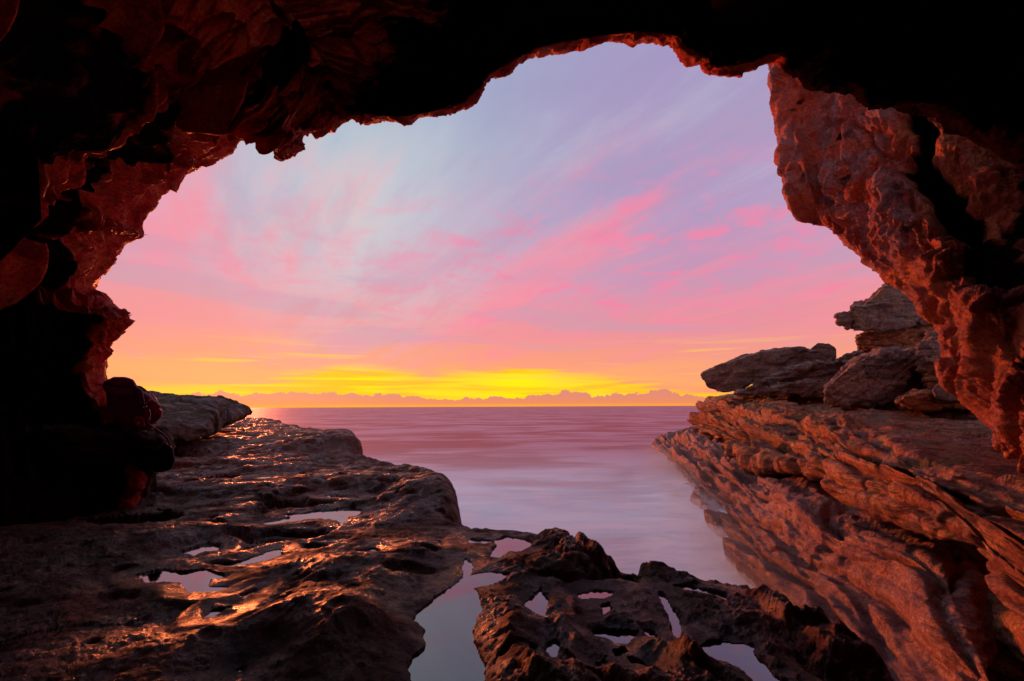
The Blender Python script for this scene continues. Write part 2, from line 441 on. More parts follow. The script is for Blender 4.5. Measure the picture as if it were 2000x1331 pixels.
    hgt = T.m('SUBTRACT', hgt, T.ss(crk, .05, 0, 0, .22))
    crk2 = T.m('ABSOLUTE', T.m('SUBTRACT', T.noise(T.v('ADD', pos, (1, 9, 2)), 17 * fine, 6, .7, .5), .5))
    nrm = T.bump(hgt, bump, .20 / fine)
    nrm = T.bump(T.m('ADD', T.m('ADD', n3, T.m('MULTIPLY', gr, .7)), T.m('MULTIPLY', crk2, 2.2)), bump, .045 / fine, nrm)
    T.put(b.inputs['Normal'], nrm)
    T.l.new(b.outputs[0], o.inputs[0])
    return m
def plain(name, col, rough=.6, metal=0, bump=0, scale=60, spec=.5):
    m = bpy.data.materials.new(name); m.use_nodes = True
    T = NT(m.node_tree); b = T.n['Principled BSDF']
    oc = T.n.new('ShaderNodeTexCoord').outputs['Object']
    n = T.noise(oc, scale, 4, .6)
    T.put(b.inputs['Base Color'], T.mix(T.ss(n, .3, .7, 0, .5), col, tuple(c * .55 for c in col)))
    b.inputs['Roughness'].default_value = rough; b.inputs['Metallic'].default_value = metal
    b.inputs['Specular IOR Level'].default_value = spec
    if bump: T.put(b.inputs['Normal'], T.bump(n, bump, .004))
    return m
M_CAVE = rock_mat('cave_rock', [(.92, .060, .034), (.72, .036, .028), (.95, .15, .045)], (.08, .008, .008), (.45, .75), bump=1.2, spec=.55, fine=1.3, painted_shade=True, sheen=(1, .20, .13))
M_LEDGE = rock_mat('shaded_ledge_rock', [(.12, .022, .018), (.07, .014, .012), (.17, .035, .022)], (.02, .006, .006), (.45, .8), bump=1.2, spec=.4, fine=1.3)  # darker copy of the cave rock, the ledge's shade put into its colour
M_FLOOR = rock_mat('wet_floor_rock', [(.31, .085, .055), (.18, .055, .045), (.36, .125, .045)], (.014, .007, .008), (.26, .85), bump=.9, spec=.55, fine=2.0, moss=(.15, .09, .02), wetattr=True)
M_CLIFF = rock_mat('layered_sandstone', [(.66, .21, .08), (.38, .13, .08), (.72, .36, .12)], (.035, .014, .012), (.42, .85), strat=.8, fine=1.0, moss=(.28, .20, .07), foam=True, speck=.5)
M_LOW = rock_mat('pitted_lower_rock', [(.64, .34, .27), (.44, .20, .18), (.68, .28, .14)], (.05, .02, .022), (.45, .85), strat=.35, fine=1.1, foam=True, speck=.8)
M_FIN = rock_mat('red_grey_wall_rock', [(.56, .25, .23), (.72, .12, .055), (.86, .12, .025)], (.02, .008, .008), (.30, .7), strat=0, fine=1.0, speck=.9, bump=1.6, painted_shade=True, zone=[(.50, .075, .030), (.75, .20, .045)])
M_BOULD = rock_mat('boulder_sandstone', [(.50, .33, .26), (.36, .22, .18), (.56, .36, .22)], (.05, .03, .027), (.5, .9), strat=.7, fine=.6, bump=1.1)
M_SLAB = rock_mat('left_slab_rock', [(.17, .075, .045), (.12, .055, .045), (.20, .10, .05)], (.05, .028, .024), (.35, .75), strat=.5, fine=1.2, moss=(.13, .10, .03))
M_GREY = rock_mat('grey_boulder', [(.26, .22, .19), (.20, .17, .15), (.32, .26, .20)], (.07, .055, .05), (.6, .9), strat=.1, fine=.8)
# ------------------------------------------------------------------ sea
def sea_mat():
    m = bpy.data.materials.new('sea_water'); m.use_nodes = True
    T = NT(m.node_tree); b = T.n['Principled BSDF']
    pos = T.n.new('ShaderNodeNewGeometry').outputs['Position']
    x, y, z = T.sep(pos)
    a = T.noise(T.comb(T.m('MULTIPLY', x, .10), T.m('MULTIPLY', y, .22), 0), 1.0, 4, .5, .6)
    a2 = T.noise(T.comb(T.m('MULTIPLY', x, .05), T.m('MULTIPLY', y, .07), 4), 1.0, 4, .55, .4)
    a3 = T.noise(T.comb(T.m('MULTIPLY', x, .5), T.m('MULTIPLY', y, .8), 8), 1.0, 5, .6, .8)
    near = T.ss(T.m('DIVIDE', 1.0, T.m('MAXIMUM', y, 1.0)), 1 / 44, 1 / 15)
    patch = T.ss(T.m('ADD', T.m('MULTIPLY', a, .6), T.m('MULTIPLY', a2, .4)),   .42, .58)
    side = T.ss(T.m('SUBTRACT', x, T.m('MULTIPLY', y, .26)), -4.0, 1.2)
    milk = T.m('MULTIPLY', near, T.m('ADD', .62, T.m('MULTIPLY', patch, .38)))
    milk = T.m('MAXIMUM', milk, T.m('MULTIPLY', side, T.m('MULTIPLY', near, T.ss(a3, .3, .6, .8, 1))))
    far = T.mix(patch, (.46, .08, .09), (.62, .26, .32))  # red dawn glint on the far water painted into the base colour
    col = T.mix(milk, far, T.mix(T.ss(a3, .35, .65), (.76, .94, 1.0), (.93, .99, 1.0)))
    T.put(b.inputs['Base Color'], col)
    T.put(b.inputs['Specular IOR Level'], T.ss(milk, 0, 1, .5, .04))
    T.put(b.inputs['Roughness'], T.ss(milk, 0, 1, .62, .7))
    b.inputs['IOR'].default_value = 1.45
    wv = T.noise(T.comb(T.m('MULTIPLY', x, .5), T.m('MULTIPLY', y, 2.0), 0), .5, 5, .65)
    T.put(b.inputs['Normal'], T.bump(wv, T.ss(near, 0, 1, .16, .05), 1.2))
    return m
S = 24000
o = raw_mesh('sea', np.array([(-S, -60, SEA), (S, -60, SEA), (S, S, SEA), (-S, S, SEA)], float), np.array([[0, 1, 2, 3]]), sea_mat())
tagit(o, 'misty blue and pink sea smoothed by a long exposure, reaching the horizon', kind='structure')

# ------------------------------------------------------------------ rock platform (the cave's floor)
def zb(x, Y):
    """large shape of the platform"""
    z = .30 * sst(Y, 4.5, 13) + .04 * np.sin(Y * 1.3) * sst(Y, 2, 5)
    z = z - .04 * sst(x, 0.05, .5) * sst(Y, 5.5, 3.5)           # the front right part sits lower
    z = z - .12 * sst(-x, 0, 3) * 0
    return z
def floor_pt(px, py):
    D = 3.0; r = ray(px, py)
    for _ in range(60):
        x = r[0] / r[1] * D
        t = (EYE[2] - float(zb(np.float64(x), np.float64(D)))) / -(r[2] / r[1])
        D = .6 * D + .4 * t
    return np.array([r[0] / r[1] * D, D])
def poly_sdf(xy, poly):
    """positive inside"""
    p = np.asarray(poly, float); q = np.roll(p, -1, 0)
    dmin = np.full(xy.shape[0], 1e9); ins = np.zeros(xy.shape[0], bool)
    for a, b in zip(p, q):
        e = b - a; wv = xy - a
        t = np.clip((wv @ e) / (e @ e + 1e-12), 0, 1)
        dd = ((wv - t[:, None] * e) ** 2).sum(1); dmin = np.minimum(dmin, dd)
        c = ((a[1] > xy[:, 1]) != (b[1] > xy[:, 1]))
        xi = a[0] + (xy[:, 1] - a[1]) / (b[1] - a[1] + 1e-12) * e[0]
        ins ^= c & (xy[:, 0] < xi)
    dmin = np.sqrt(dmin)
    return np.where(ins, dmin, -dmin)
edge_px = [(488, 818), (520, 816), (560, 826), (600, 833), (640, 836), (690, 842), (703, 852), (706, 884), (760, 897), (800, 904), (850, 917), (880, 935), (893, 962), (890, 1002),
           (935, 1008), (945, 1018), (1000, 1024), (1030, 1028), (1070, 1024), (1110, 1032), (1160, 1046), (1186, 1066), (1191, 1094), (1208, 1100), (1244, 1112), (1247, 1094), (1270, 1093),
           (1340, 1107), (1400, 1123), (1480, 1138), (1512, 1153), (1548, 1176), (1572, 1200), (1600, 1188), (1622, 1208), (1660, 1224), (1700, 1260), (1740, 1288), (1772, 1331), (1830, 1420)]
edge = [floor_pt(*q) for q in edge_px]
plat = np.array(edge + [(1.9, .5), (2.2, -4), (-14, -4), (-40, 12), (-40, 34), (edge[0][0], edge[0][1] + 3)])
pools = dict(
    channel=[(905, 1086), (925, 1100), (914, 1116), (950, 1110), (998, 1116), (976, 1132), (925, 1140), (945, 1160), (940, 1170), (952, 1178), (938, 1194), (926, 1215), (922, 1236), (926, 1264), (945, 1290), (940, 1345), (930, 1420), (800, 1420), (806, 1345), (794, 1300), (800, 1274), (822, 1250), (826, 1222), (808, 1204), (840, 1166), (866, 1148), (896, 1124), (902, 1104)],
    upper=[(962, 1050), (990, 1043), (1032, 1050), (1036, 1058), (1015, 1068), (994, 1068), (974, 1080), (958, 1078), (960, 1064), (968, 1058)],
    wedge=[(1058, 1144), (1070, 1166), (1068, 1202), (1046, 1192), (1028, 1172), (1042, 1158)],
    shelf=[(1120, 1152), (1150, 1147), (1196, 1149), (1192, 1158), (1165, 1162), (1130, 1160)],
    round=[(1158, 1226), (1172, 1222), (1200, 1227), (1240, 1231), (1243, 1244), (1222, 1260), (1200, 1257), (1180, 1244), (1162, 1236)],
    pocket=[(1066, 1250), (1082, 1242), (1098, 1252), (1092, 1272), (1082, 1277), (1065, 1264)],
    slot=[(1278, 1148), (1290, 1152), (1308, 1180), (1326, 1210), (1332, 1232), (1346, 1250), (1336, 1252), (1318, 1232), (1306, 1204), (1284, 1168)],
    mid=[(1164, 1176), (1184, 1172), (1186, 1186), (1170, 1190)],
    small=[(1196, 1266), (1225, 1268), (1230, 1278), (1205, 1278)],
    lowest=[(1224, 1284), (1244, 1290), (1262, 1296), (1240, 1300)],
    shore=[(1308, 1138), (1336, 1134), (1390, 1146), (1412, 1152), (1420, 1162), (1372, 1152)],
    right=[(1364, 1252), (1400, 1240), (1438, 1242), (1470, 1246), (1474, 1266), (1502, 1284), (1516, 1306), (1575, 1345), (1600, 1400), (1500, 1380), (1462, 1310), (1438, 1294), (1398, 1276), (1372, 1266)],
    chip=[(1256, 1224), (1280, 1226), (1286, 1240), (1262, 1238)],
    left=[(272, 1114), (326, 1106), (360, 1112), (405, 1104), (416, 1112), (442, 1121), (412, 1125), (416, 1136), (446, 1142), (442, 1149), (415, 1149), (371, 1146), (356, 1127), (322, 1126), (292, 1128)],
    leaf=[(352, 1071), (405, 1056), (424, 1060), (428, 1068), (390, 1072), (375, 1078)],
    pink=[(510, 1016), (570, 1005), (556, 998), (608, 992), (645, 990), (694, 978), (710, 990), (700, 998), (686, 1000), (672, 1018), (652, 1008), (630, 1004), (562, 1014), (532, 1018)],
    corner=[(692, 1072), (732, 1063), (743, 1071), (735, 1077), (708, 1077)],
    slit=[(472, 1158), (506, 1144), (500, 1150), (480, 1166)],
    far=[(496, 928), (530, 922), (528, 928)],
    farther=[(628, 962), (660, 960), (690, 963), (700, 968), (660, 966), (630, 966)],
    bright=[(620, 885), (668, 886), (650, 889), (622, 888)],
    wet=[(408, 1094), (450, 1092), (484, 1084), (525, 1072), (545, 1066), (548, 1076), (525, 1084), (450, 1100)],
    tip=[(455, 1301), (472, 1291), (477, 1298), (465, 1306)],
    bend=[(405, 1198), (420, 1184), (458, 1180), (442, 1187), (424, 1196)],
    flat=[(915, 1046), (940, 1050), (962, 1052), (940, 1056), (918, 1054)],
    low2=[(1165, 1284), (1188, 1280), (1186, 1290), (1170, 1292)],
)
tops = [  # px, py, radius x, radius y (m), height
    (735, 1085, .36, .42, .09), (700, 1150, .4, .35, .04), (1100, 1062, .30, .30, .12), (1060, 1110, .25, .22, .05), (1150, 1100, .16, .16, .08), (1262, 1112, .10, .12, .07), (1330, 1118, .25, .12, .04),
    (860, 1320, .07, .07, .09), (1330, 1290, .35, .12, .09), (1560, 1230, .45, .2, .03), (1160, 1305, .2, .1, .06), (1010, 1310, .3, .12, .05), (1000, 1240, .2, .12, .06), (850, 960, .5, .7, .10), (660, 870, 1.2, 1.2, .14),
    (560, 1250, .5, .35, .10), (760, 1250, .35, .3, .06), (930, 1075, .16, .16, .05), (520, 1040, .8, .4, .04), (300, 1060, .7, .3, .04), (420, 1180, .5, .3, -.05), (1230, 1190, .22, .14, .05), (1490, 1160, .25, .14, .04), (620, 930, 1.0, .5, .05),
    (1640, 1260, .25, .25, .03), (1080, 1210, .12, .2, .05)]
NR, NC = 760, 900
Yr = .88 * (40 / .88) ** (np.linspace(0, 1, NR))
tc = np.linspace(-1, 1, NC)
Yg = np.repeat(Yr[:, None], NC, 1)
Xg = tc[None, :] * (1.22 * Yg + .55) - .02
XY = np.stack([Xg.ravel(), Yg.ravel()], 1)
XY3 = np.stack([Xg, Yg, Yg * 0], -1)
wob = np.stack([fbm(XY3, 1.3, 4, .6, 3.1), fbm(XY3, 1.3, 4, .6, 9.1)], -1)
wob2 = np.stack([fbm(XY3, 6.5, 3, .6, 23.1), fbm(XY3, 6.5, 3, .6, 29.1)], -1)
wob3 = np.concatenate([wob, wob[..., :1] * 0], -1)
amp = (.02 + .018 * Yg)[..., None]
sd = poly_sdf(XY + (wob * amp).reshape(-1, 2), plat).reshape(NR, NC)
z0 = zb(Xg, Yg)
rightness = sst(Xg - (-.30 + .04 * Yg), -.1, .25) * sst(Yg, 6.5, 4.5)
far_f = sst(Yg, 1.0, 6)
# smooth wave worn relief on the left, rough blocks on the right
lay = np.stack([Xg * .8, Yg * 1.0, Yg * 0], -1)
h = fbm(lay, .8, 4, .5, 1.0) * (.035 + .09 * far_f)
rp = ridge(lay, 1.7, 4, .5, 5.0)
h += (1 - rightness) * (-.016 * sst(rp, .3, .8) + .018 * fbm(XY3, 6, 4, .55, 2.0))
f1, f2, ch = vor(np.stack([Xg * 1.0, Yg * .9, Yg * 0 + .5], -1) + np.concatenate([wob * .22, wob[..., :1] * 0], -1), 1.9, 3.0)
cr1 = sst(f2 - f1, .16, .0)
h += .026 * facet(XY3 + wob3 * .2, np.array([1.6, 2.2, 1]), 4.4) * (.4 + .4 * rightness) + .014 * facet(XY3 + wob3 * .1, np.array([5, 6, 1.]), 9.4) * (.25 + .5 * rightness)
h += rightness * (-.06 * cr1 + (ch - .5) * .08)
f1, f2, ch2 = vor(np.stack([Xg, Yg, Yg * 0 + .5], -1) + np.concatenate([wob * .10, wob[..., :1] * 0], -1), 4.6, 8.0)
h += rightness * (-.018 * sst(f2 - f1, .2, 0) + (ch2 - .5) * .03 + .05 * fbm(XY3, 5, 5, .62, 12.0) + .02 * ridge(XY3, 9, 4, .6, 4))
micro = (.018 * fbm(XY3, 22, 4, .65, 6) + .010 * ridge(XY3, 11, 4, .6, 16)) * (.6 + .4 * rightness) * sst(Yg, 12, 4)
# potholes, drawn out along the shore
f1, f2, ph = vor(np.stack([Xg * .55, Yg * 1.0, Yg * 0 + .5], -1) + np.concatenate([wob * .18, wob[..., :1] * 0], -1), 1.15, 21.0)
holes = sst(f1, .30, .20) * (ph > .55) * (1 - rightness * .8) * sst(Yg, 13, 7)
h -= holes * (.10 + .06 * far_f)
f1, f2, ph = vor(np.stack([Xg * .7, Yg * 1.0, Yg * 0 + .5], -1) + np.concatenate([wob * .12, wob[..., :1] * 0], -1), 3.1, 31.0)
h -= sst(f1, .28, .14) * (ph > .45) * .035
f1, f2, ph = vor(np.stack([Xg * .8, Yg * 1.0, Yg * 0 + .5], -1) + np.concatenate([wob * .08, wob[..., :1] * 0], -1), 8.0, 37.0)
h -= sst(f1, .34, .14) * (ph > .5) * .018 * sst(Yg, 8, 4)
# stepped sheets of rock on the far left part
stp = strata(np.stack([Xg, Yg, h * 9 + Xg * .1], -1), .35, 4.0, .4, .2)
h += far_f * (1 - rightness) * (stp - .5) * .09
for (px, py, rx, ry, hh) in tops:
    c = floor_pt(px, py)
    q = ((Xg + wob[..., 0] * .08 - c[0]) / rx) ** 2 + ((Yg + wob[..., 1] * .08 - c[1]) / ry) ** 2
    h += hh * np.exp(-q * 1.1)
Z = z0 + h
levels = {}
info = []
soft = np.zeros_like(Z); levm = np.zeros_like(Z)
for k, pg in pools.items():
    pp = np.array([floor_pt(*q) for q in pg])
    cx, cyy = pp.mean(0)
    sdp = poly_sdf(XY + (wob * .05 + wob2 * .028).reshape(-1, 2) * (1 if cyy < 4 else 2), pp).reshape(NR, NC)
    lev = float(zb(np.float64(cx), np.float64(cyy))) - .010 - .006 * min(cyy, 6)
    levels[k] = (lev, pp)
    info.append((lev, cyy, sdp))
    wgt = sst(sdp, -(.10 + .09 * cyy), 0)
    levm = np.where(wgt > soft, lev, levm); soft = np.maximum(soft, wgt)
Z = np.where(soft > 0, levm * soft + z0 * (1 - soft) + (Z - z0) * (1 - .62 * soft), Z)
Z = Z + micro
for lev, cyy, sdp in info:
    e = .07 + .018 * cyy
    rim = lev + .003 + np.clip(-sdp * .12, 0, .02)
    near_ = (sdp < 0) & (sdp > -e * 1.5)
    q = np.maximum(Z, rim + .25 * np.clip(Z - levm, -.02, .04) * (sdp < -.01))
    t = sst(-sdp, e * 1.5, e)
    q = np.maximum(q, rim)
    q = np.minimum(q, lev + .006 + np.clip(-sdp, 0, 1) * .45 + np.maximum(micro, 0) * .6)
    Z = np.where(near_, Z * (1 - t) + q * t, Z)
for lev, cyy, sdp in info:
    Z = np.where(sdp > 0, np.minimum(Z, lev - .004 - np.minimum(sdp * .4, .05)), Z)
# the seaward rim: rounded shoulder, then a drop
rr = .05 + .035 * np.minimum(Yg, 8)
s_in = np.clip(sd / rr, 0, 1)
Z = Z - rr * (1 - np.sqrt(1 - (1 - s_in) ** 2)) * .9
out_s = np.maximum(-sd, 0)
Z = Z - out_s * 5.0 - (sd < 0) * .0
Z += sst(out_s, 0, .2) * .08 * fbm(np.stack([Xg * 3, Yg * 3, Z * 2], -1), 1.5, 3, .6)
Z = np.maximum(Z, -3.2)
G = np.stack([Xg, Yg, Z], -1)
keep = sd > -1.2
kf = (keep[:-1, :-1] | keep[:-1, 1:] | keep[1:, 1:] | keep[1:, :-1])
used = np.zeros(keep.shape, bool); used[:-1, :-1] |= kf; used[:-1, 1:] |= kf; used[1:, 1:] |= kf; used[1:, :-1] |= kf
o = grid_mesh('rock_platform', G, M_FLOOR, keep)
wet_a = np.zeros(Z.shape)
for lev, cyy, sdp in info: wet_a = np.maximum(wet_a, sst(-sdp, .09 + .03 * cyy, 0))
at = o.data.attributes.new('wet', 'FLOAT', 'POINT'); at.data.foreach_set('value', wet_a[used].astype(np.float32).ravel())
tagit(o, 'wet wave-worn brown rock platform with potholes, running from the cave floor to the sea edge', kind='structure')
# the cave floor behind and beside the camera
gx, gy = np.meshgrid(np.linspace(-14, 2.6, 60), np.linspace(-7, 1.6, 40))
g3 = np.stack([gx, gy, gx * 0], -1)
g3[..., 2] = -.30 + .05 * fbm(g3, .8, 3)
o = grid_mesh('cave_floor', g3, M_FLOOR)
tagit(o, 'dark rock floor of the cave behind the platform', kind='structure')

# ------------------------------------------------------------------ tide pools
def water_mat(name, tint):
    m = bpy.data.materials.new(name); m.use_nodes = True
    T = NT(m.node_tree); T.n.clear()
    o = T.n.new('ShaderNodeOutputMaterial')
    pos = T.n.new('ShaderNodeNewGeometry').outputs['Position']
    nr = T.bump(T.noise(pos, 5, 3, .5), .05, .02)
    tr = T.n.new('ShaderNodeBsdfTransparent'); T.put(tr.inputs[0], tint)
    gl = T.n.new('ShaderNodeBsdfGlossy'); T.put(gl.inputs['Color'], (.96, .97, 1.0)); gl.inputs['Roughness'].default_value = .03; T.put(gl.inputs['Normal'], nr)
    fr = T.n.new('ShaderNodeFresnel'); fr.inputs['IOR'].default_value = 1.75
    mx = T.n.new('ShaderNodeMixShader'); T.put(mx.inputs[0], T.ss(fr.outputs[0], .05, .7, .11, .80, 'LINEAR'))
    T.l.new(tr.outputs[0], mx.inputs[1]); T.l.new(gl.outputs[0], mx.inputs[2]); T.l.new(mx.outputs[0], o.inputs[0])
    return m
M_POOL = water_mat('pool_water', (.55, .46, .44))
pool_lab = dict(
    channel='long grey pool filling the wide channel in the middle foreground', upper='pink-grey pool at the head of the channel beside the sea edge', wedge='narrow wedge-shaped pool in the crack right of the channel',
    shelf='thin curved pool under the dark overhanging rim near the sea', round='rounded grey pool among orange-lit knobs in the foreground', pocket='small pocket pool beside a red-lit knob in the foreground',
    slot='long narrow slot pool slanting down towards the right foreground', mid='small pool between two dark knobs above the rounded pool', small='small oval pool just below the rounded grey pool',
    lowest='lowest small pool among the orange-lit knobs', shore='thin pool along the right rim of the platform above the sea', right='large dull brown pool in the lower right of the platform', chip='small square pool left of the slot pool',
    left='pale lilac pool with ragged edges on the left of the platform', leaf='small leaf-shaped lilac pool above the ragged left pool', pink='bright salmon pink pool in the middle of the left platform', corner='small pale pool in a dark hollow left of the channel head',
    slit='thin slit pool below and right of the ragged left pool', far='tiny bright pink pool near the left ledge', farther='thin pink streak of water behind the bright salmon pool', bright='tiny bright streak of water near the far edge of the platform',
    wet='long pinkish film of water right of the leaf-shaped pool', tip='tiny blue-white pool near the bottom left of the platform', bend='small curved pool in dark rock left of the olive mound', flat='flat thin pool left of the pool at the channel head', low2='small dark pool left of the lowest pool')
def pool_object(k, lev, pp):
    c = pp.mean(0)
    e = .05 + .012 * c[1]
    seg = []
    n = len(pp)
    ar = .5 * sum(pp[i][0] * pp[(i + 1) % n][1] - pp[(i + 1) % n][0] * pp[i][1] for i in range(n))
    sg = 1 if ar > 0 else -1
    for i in range(n):
        a, b_, c_ = pp[i - 1], pp[i], pp[(i + 1) % n]
        t1 = (b_ - a) / (np.linalg.norm(b_ - a) + 1e-9); t2 = (c_ - b_) / (np.linalg.norm(c_ - b_) + 1e-9)
        nn = np.array([t1[1] + t2[1], -t1[0] - t2[0]]); nn /= np.linalg.norm(nn) + 1e-9
        seg.append(b_ + sg * nn * e)
    bm = bmesh.new()
    f = bm.faces.new([bm.verts.new((q[0], q[1], lev)) for q in seg])
    bmesh.ops.triangulate(bm, faces=[f])
    for ff in bm.faces:
        if ff.normal.z < 0: ff.normal_flip()
    me = bpy.data.meshes.new('pool_water'); bm.to_mesh(me); bm.free(); me.materials.append(M_POOL)
    ob = bpy.data.objects.new('pool_water', me); C.objects.link(ob)
    tagit(ob, pool_lab[k], kind='structure')
for k, (lev, pp) in levels.items(): pool_object(k, lev, pp)

# ------------------------------------------------------------------ the cave: left wall, roof and right wall in one shell
# outline of the mouth (pixels of the photograph) with the distance of the lip
lip = [(270, 1010, 4.6), (283, 935, 4.7), (262, 850, 4.9), (222, 800, 5.1), (200, 742, 5.3), (199, 702, 5.4), (216, 668, 5.3), (238, 634, 5.2), (243, 612, 5.2), (205, 590, 5.4), (173, 564, 5.6), (184, 536, 5.6), (208, 502, 5.6), (234, 470, 5.6), (268, 456, 5.5),
       (263, 430, 5.6), (300, 388, 5.6), (320, 366, 5.7), (360, 334, 5.7), (402, 320, 5.6), (438, 294, 5.6), (458, 266, 5.5), (490, 260, 5.1), (520, 284, 4.9), (545, 298, 4.8), (580, 284, 4.8), (592, 266, 5.0), (640, 250, 5.2), (700, 226, 5.3), (768, 232, 5.2), (820, 225, 5.1),
       (888, 211, 5.0), (916, 194, 5.0), (952, 154, 5.1), (1000, 124, 5.2), (1050, 97, 5.2), (1130, 80, 5.1), (1200, 70, 5.0), (1270, 66, 4.9), (1318, 74, 4.8), (1340, 96, 4.7), (1376, 114, 4.6), (1384, 129, 4.5), (1440, 129, 4.5), (1478, 119, 4.5), (1522, 108, 4.5),
       (1560, 122, 4.4), (1600, 144, 4.3), (1680, 166, 4.2), (1704, 186, 4.1), (1780, 193, 4.0), (1850, 206, 3.9), (1900, 234, 3.7), (1990, 268, 3.5), (2140, 380, 3.2), (2300, 700, 2.9), (2400, 1100, 2.8), (2500, 1700, 2.7)]
nl = len(lip)
ctrl = []
cen = np.array([1010., 640.])
def ringpt(i, s, D): 
    px, py, _ = lip[i]
    q = cen + (np.array([px, py]) - cen) * s
    return P(q[0], q[1], D)
rows = []
lipP = np.array([P(*l) for l in lip])
ctr3 = np.array([0, 2.0, .6])
def rad(i):
    v = lipP[i] - np.array([.1, lipP[i][1], .9]); return v / np.linalg.norm(v)
L = [l[2] for l in lip]
rows.append([lipP[i] + rad(i) * 3.0 + np.array([0, 1.6, 0]) for i in range(nl)])
rows.append([lipP[i] + rad(i) * 1.1 + np.array([0, .9, 0]) for i in range(nl)])
rows.append([lipP[i] + rad(i) * .22 + np.array([0, .32, 0]) for i in range(nl)])
rows.append(list(lipP))
lw = [float(sst(l[0], 680, 430)) if l[1] < 560 else .5 for l in lip]     # the left roof comes down towards the viewer and catches the dawn
for s_, da, db in ((1.07, 1.0, .89), (1.20, 1.0, .74), (1.40, .98, .56), (1.75, .88, .42), (2.3, .70, .32)):
    rows.append([ringpt(i, s_, L[i] * (da + (db - da) * lw[i])) for i in range(nl)])
r0 = np.array(rows[-1])
def back(i, Y, k):
    q = r0[i].copy(); v = np.array([q[0] - .1, q[2] - .9]); return np.array([.1 + v[0] * k, Y, .9 + v[1] * k])
rows.append([back(i, 0.3, 1.02) for i in range(nl)])
rows.append([back(i, -2.5, .95) for i in range(nl)])
rows.append([back(i, -4.5, .5) for i in range(nl)])
rows.append([back(i, -5.0, .03) for i in range(nl)])
seg = [max(4, int(math.hypot(lip[i + 1][0] - lip[i][0], lip[i + 1][1] - lip[i][1]) / 3.4)) for i in range(nl - 1)]
seg[-1] = 20; seg[-2] = 30; seg[-3] = 40; seg[-4] = 50
rc = [10, 14, 16, 26, 44, 70, 90, 60, 16, 10, 8, 4]
G = loft(rows, rc, seg)
print('cave', G.shape)
nrm = normals(G)
# orient towards the inside
mid = G[len(G) // 2, G.shape[1] // 2]
if np.dot(nrm[150, G.shape[1] // 2], np.array([0, 0, -1])) < 0: nrm = -nrm
vv = np.linspace(0, 1, G.shape[0])[:, None] * np.ones(G.shape[1])[None]
cum = np.concatenate([[0], np.cumsum(rc)])
row_of = np.interp(np.arange(G.shape[0]), cum, np.arange(len(rows)))[:, None] * np.ones(G.shape[1])[None]
uu = np.concatenate([[0], np.cumsum(np.linalg.norm(np.diff(G[cum[3]], axis=0), axis=1))])[None, :] * np.ones(G.shape[0])[:, None]
inward = np.maximum(row_of - 3, 0)
lipz = sst(np.abs(row_of - 3), 0, .8) * (.25 + .75 * (row_of > 3))                # keep the traced rim close to where it is
wp = np.stack([fbm(G, .55, 4, .55, 2), fbm(G, .55, 4, .55, 12)], -1)
# beds run along the mouth: coordinate across the beds = distance inwards, skewed
cross = inward * 1.15 + .22 * uu * sst(uu, 8, 3) + wp[..., 0] * 1.5
Q = np.stack([uu * .28, cross * 1.0, uu * 0], -1)
r1 = ridge(Q + np.stack([wp[..., 0], wp[..., 1], wp[..., 0]], -1) * .5, .9, 3, .5, 3)
r2 = ridge(G, 1.1, 5, .55, 5)
sw = (cross * .8) % 1.0
kk = np.floor(cross * .8)
amp = _vj[_perm[kk.astype(int) & 255], 0] * .5 + .5
saw = sst(sw, 0, .16) * (1 - sw) * amp
sw2 = (cross * 2.3 + wp[..., 1]) % 1.0
saw2 = sst(sw2, 0, .2) * (1 - sw2) * (_vj[_perm[np.floor(cross * 2.3 + wp[..., 1]).astype(int) & 255], 1])
wv_ = np.stack([wp[..., 0], wp[..., 1], wp[..., 0]], -1)
rs = ridge(np.stack([uu * .33 + wp[..., 1] * .8, cross * 1.7, uu * 0 + wp[..., 0]], -1), .8, 4, .52, 43)
disp = lipz * (.34 * saw + .14 * saw2 + .34 * (rs - .35) + .27 * ridge(np.stack([uu * .45 + wp[..., 1], cross * 3.6, uu * 0 + wp[..., 0]], -1), .9, 4, .55, 63) + .16 * (r1 - .3) + .08 * fbm(G, .8, 3, .5, 8) + .19 * facet(G + wv_ * .25, np.array([1.3, 1.3, 1.9]), 2.2) + .13 * facet(G + wv_ * .15, 3.1, 7.2)) + (.25 + .75 * lipz) * (.10 * r2 + .07 * ridge(G, 2.6, 5, .6, 15) + .03 * ridge(G, 8, 4, .6, 25))
f1, f2, chh = vor(G + np.stack([wp[..., 0], wp[..., 1], wp[..., 0]], -1) * .4, np.array([.9, .9, 1.6]), 3.3)
disp -= lipz * .05 * sst(f2 - f1, .06, 0)
pits = vor(G, 3.2, 9.1)
disp -= lipz * .10 * sst(pits[0], .34, .12) * (pits[2] > .5)
disp = soften(disp, 1)
rimf = sst(np.abs(row_of - 3.1), 2.2, .6)
rimd = .10 * facet(G, 2.6, 12.2) + .035 * facet(G, 6.5, 14.2) + .030 * ridge(G, 7, 5, .62, 33) - .02
disp -= lipz * .20 + .16 * sst(row_of, 2.5, 3.2) * sst(row_of, 5.2, 4.2)
disp *= sst(uu, .2, 1.8)
lc = np.concatenate([[0], np.cumsum(seg)])
knob = np.exp(-(((np.arange(G.shape[1]) - lc[8]) / (lc[9] - lc[7])) ** 2))[None] * sst(np.abs(row_of - 3.4), 2.2, .8)
disp *= 1 - .95 * knob
disp -= .16 * sst(np.interp(np.arange(G.shape[1]), lc, [l[0] if l[1] > 255 and l[0] < 600 else 900 for l in lip]), 560, 420)[None] * sst(row_of, 1.5, 3) * sst(row_of, 6, 4.5)
uc = np.interp(np.arange(G.shape[1]), np.concatenate([[0], np.cumsum(seg)]), [l[0] if l[1] < 560 else 0 for l in lip])[None]
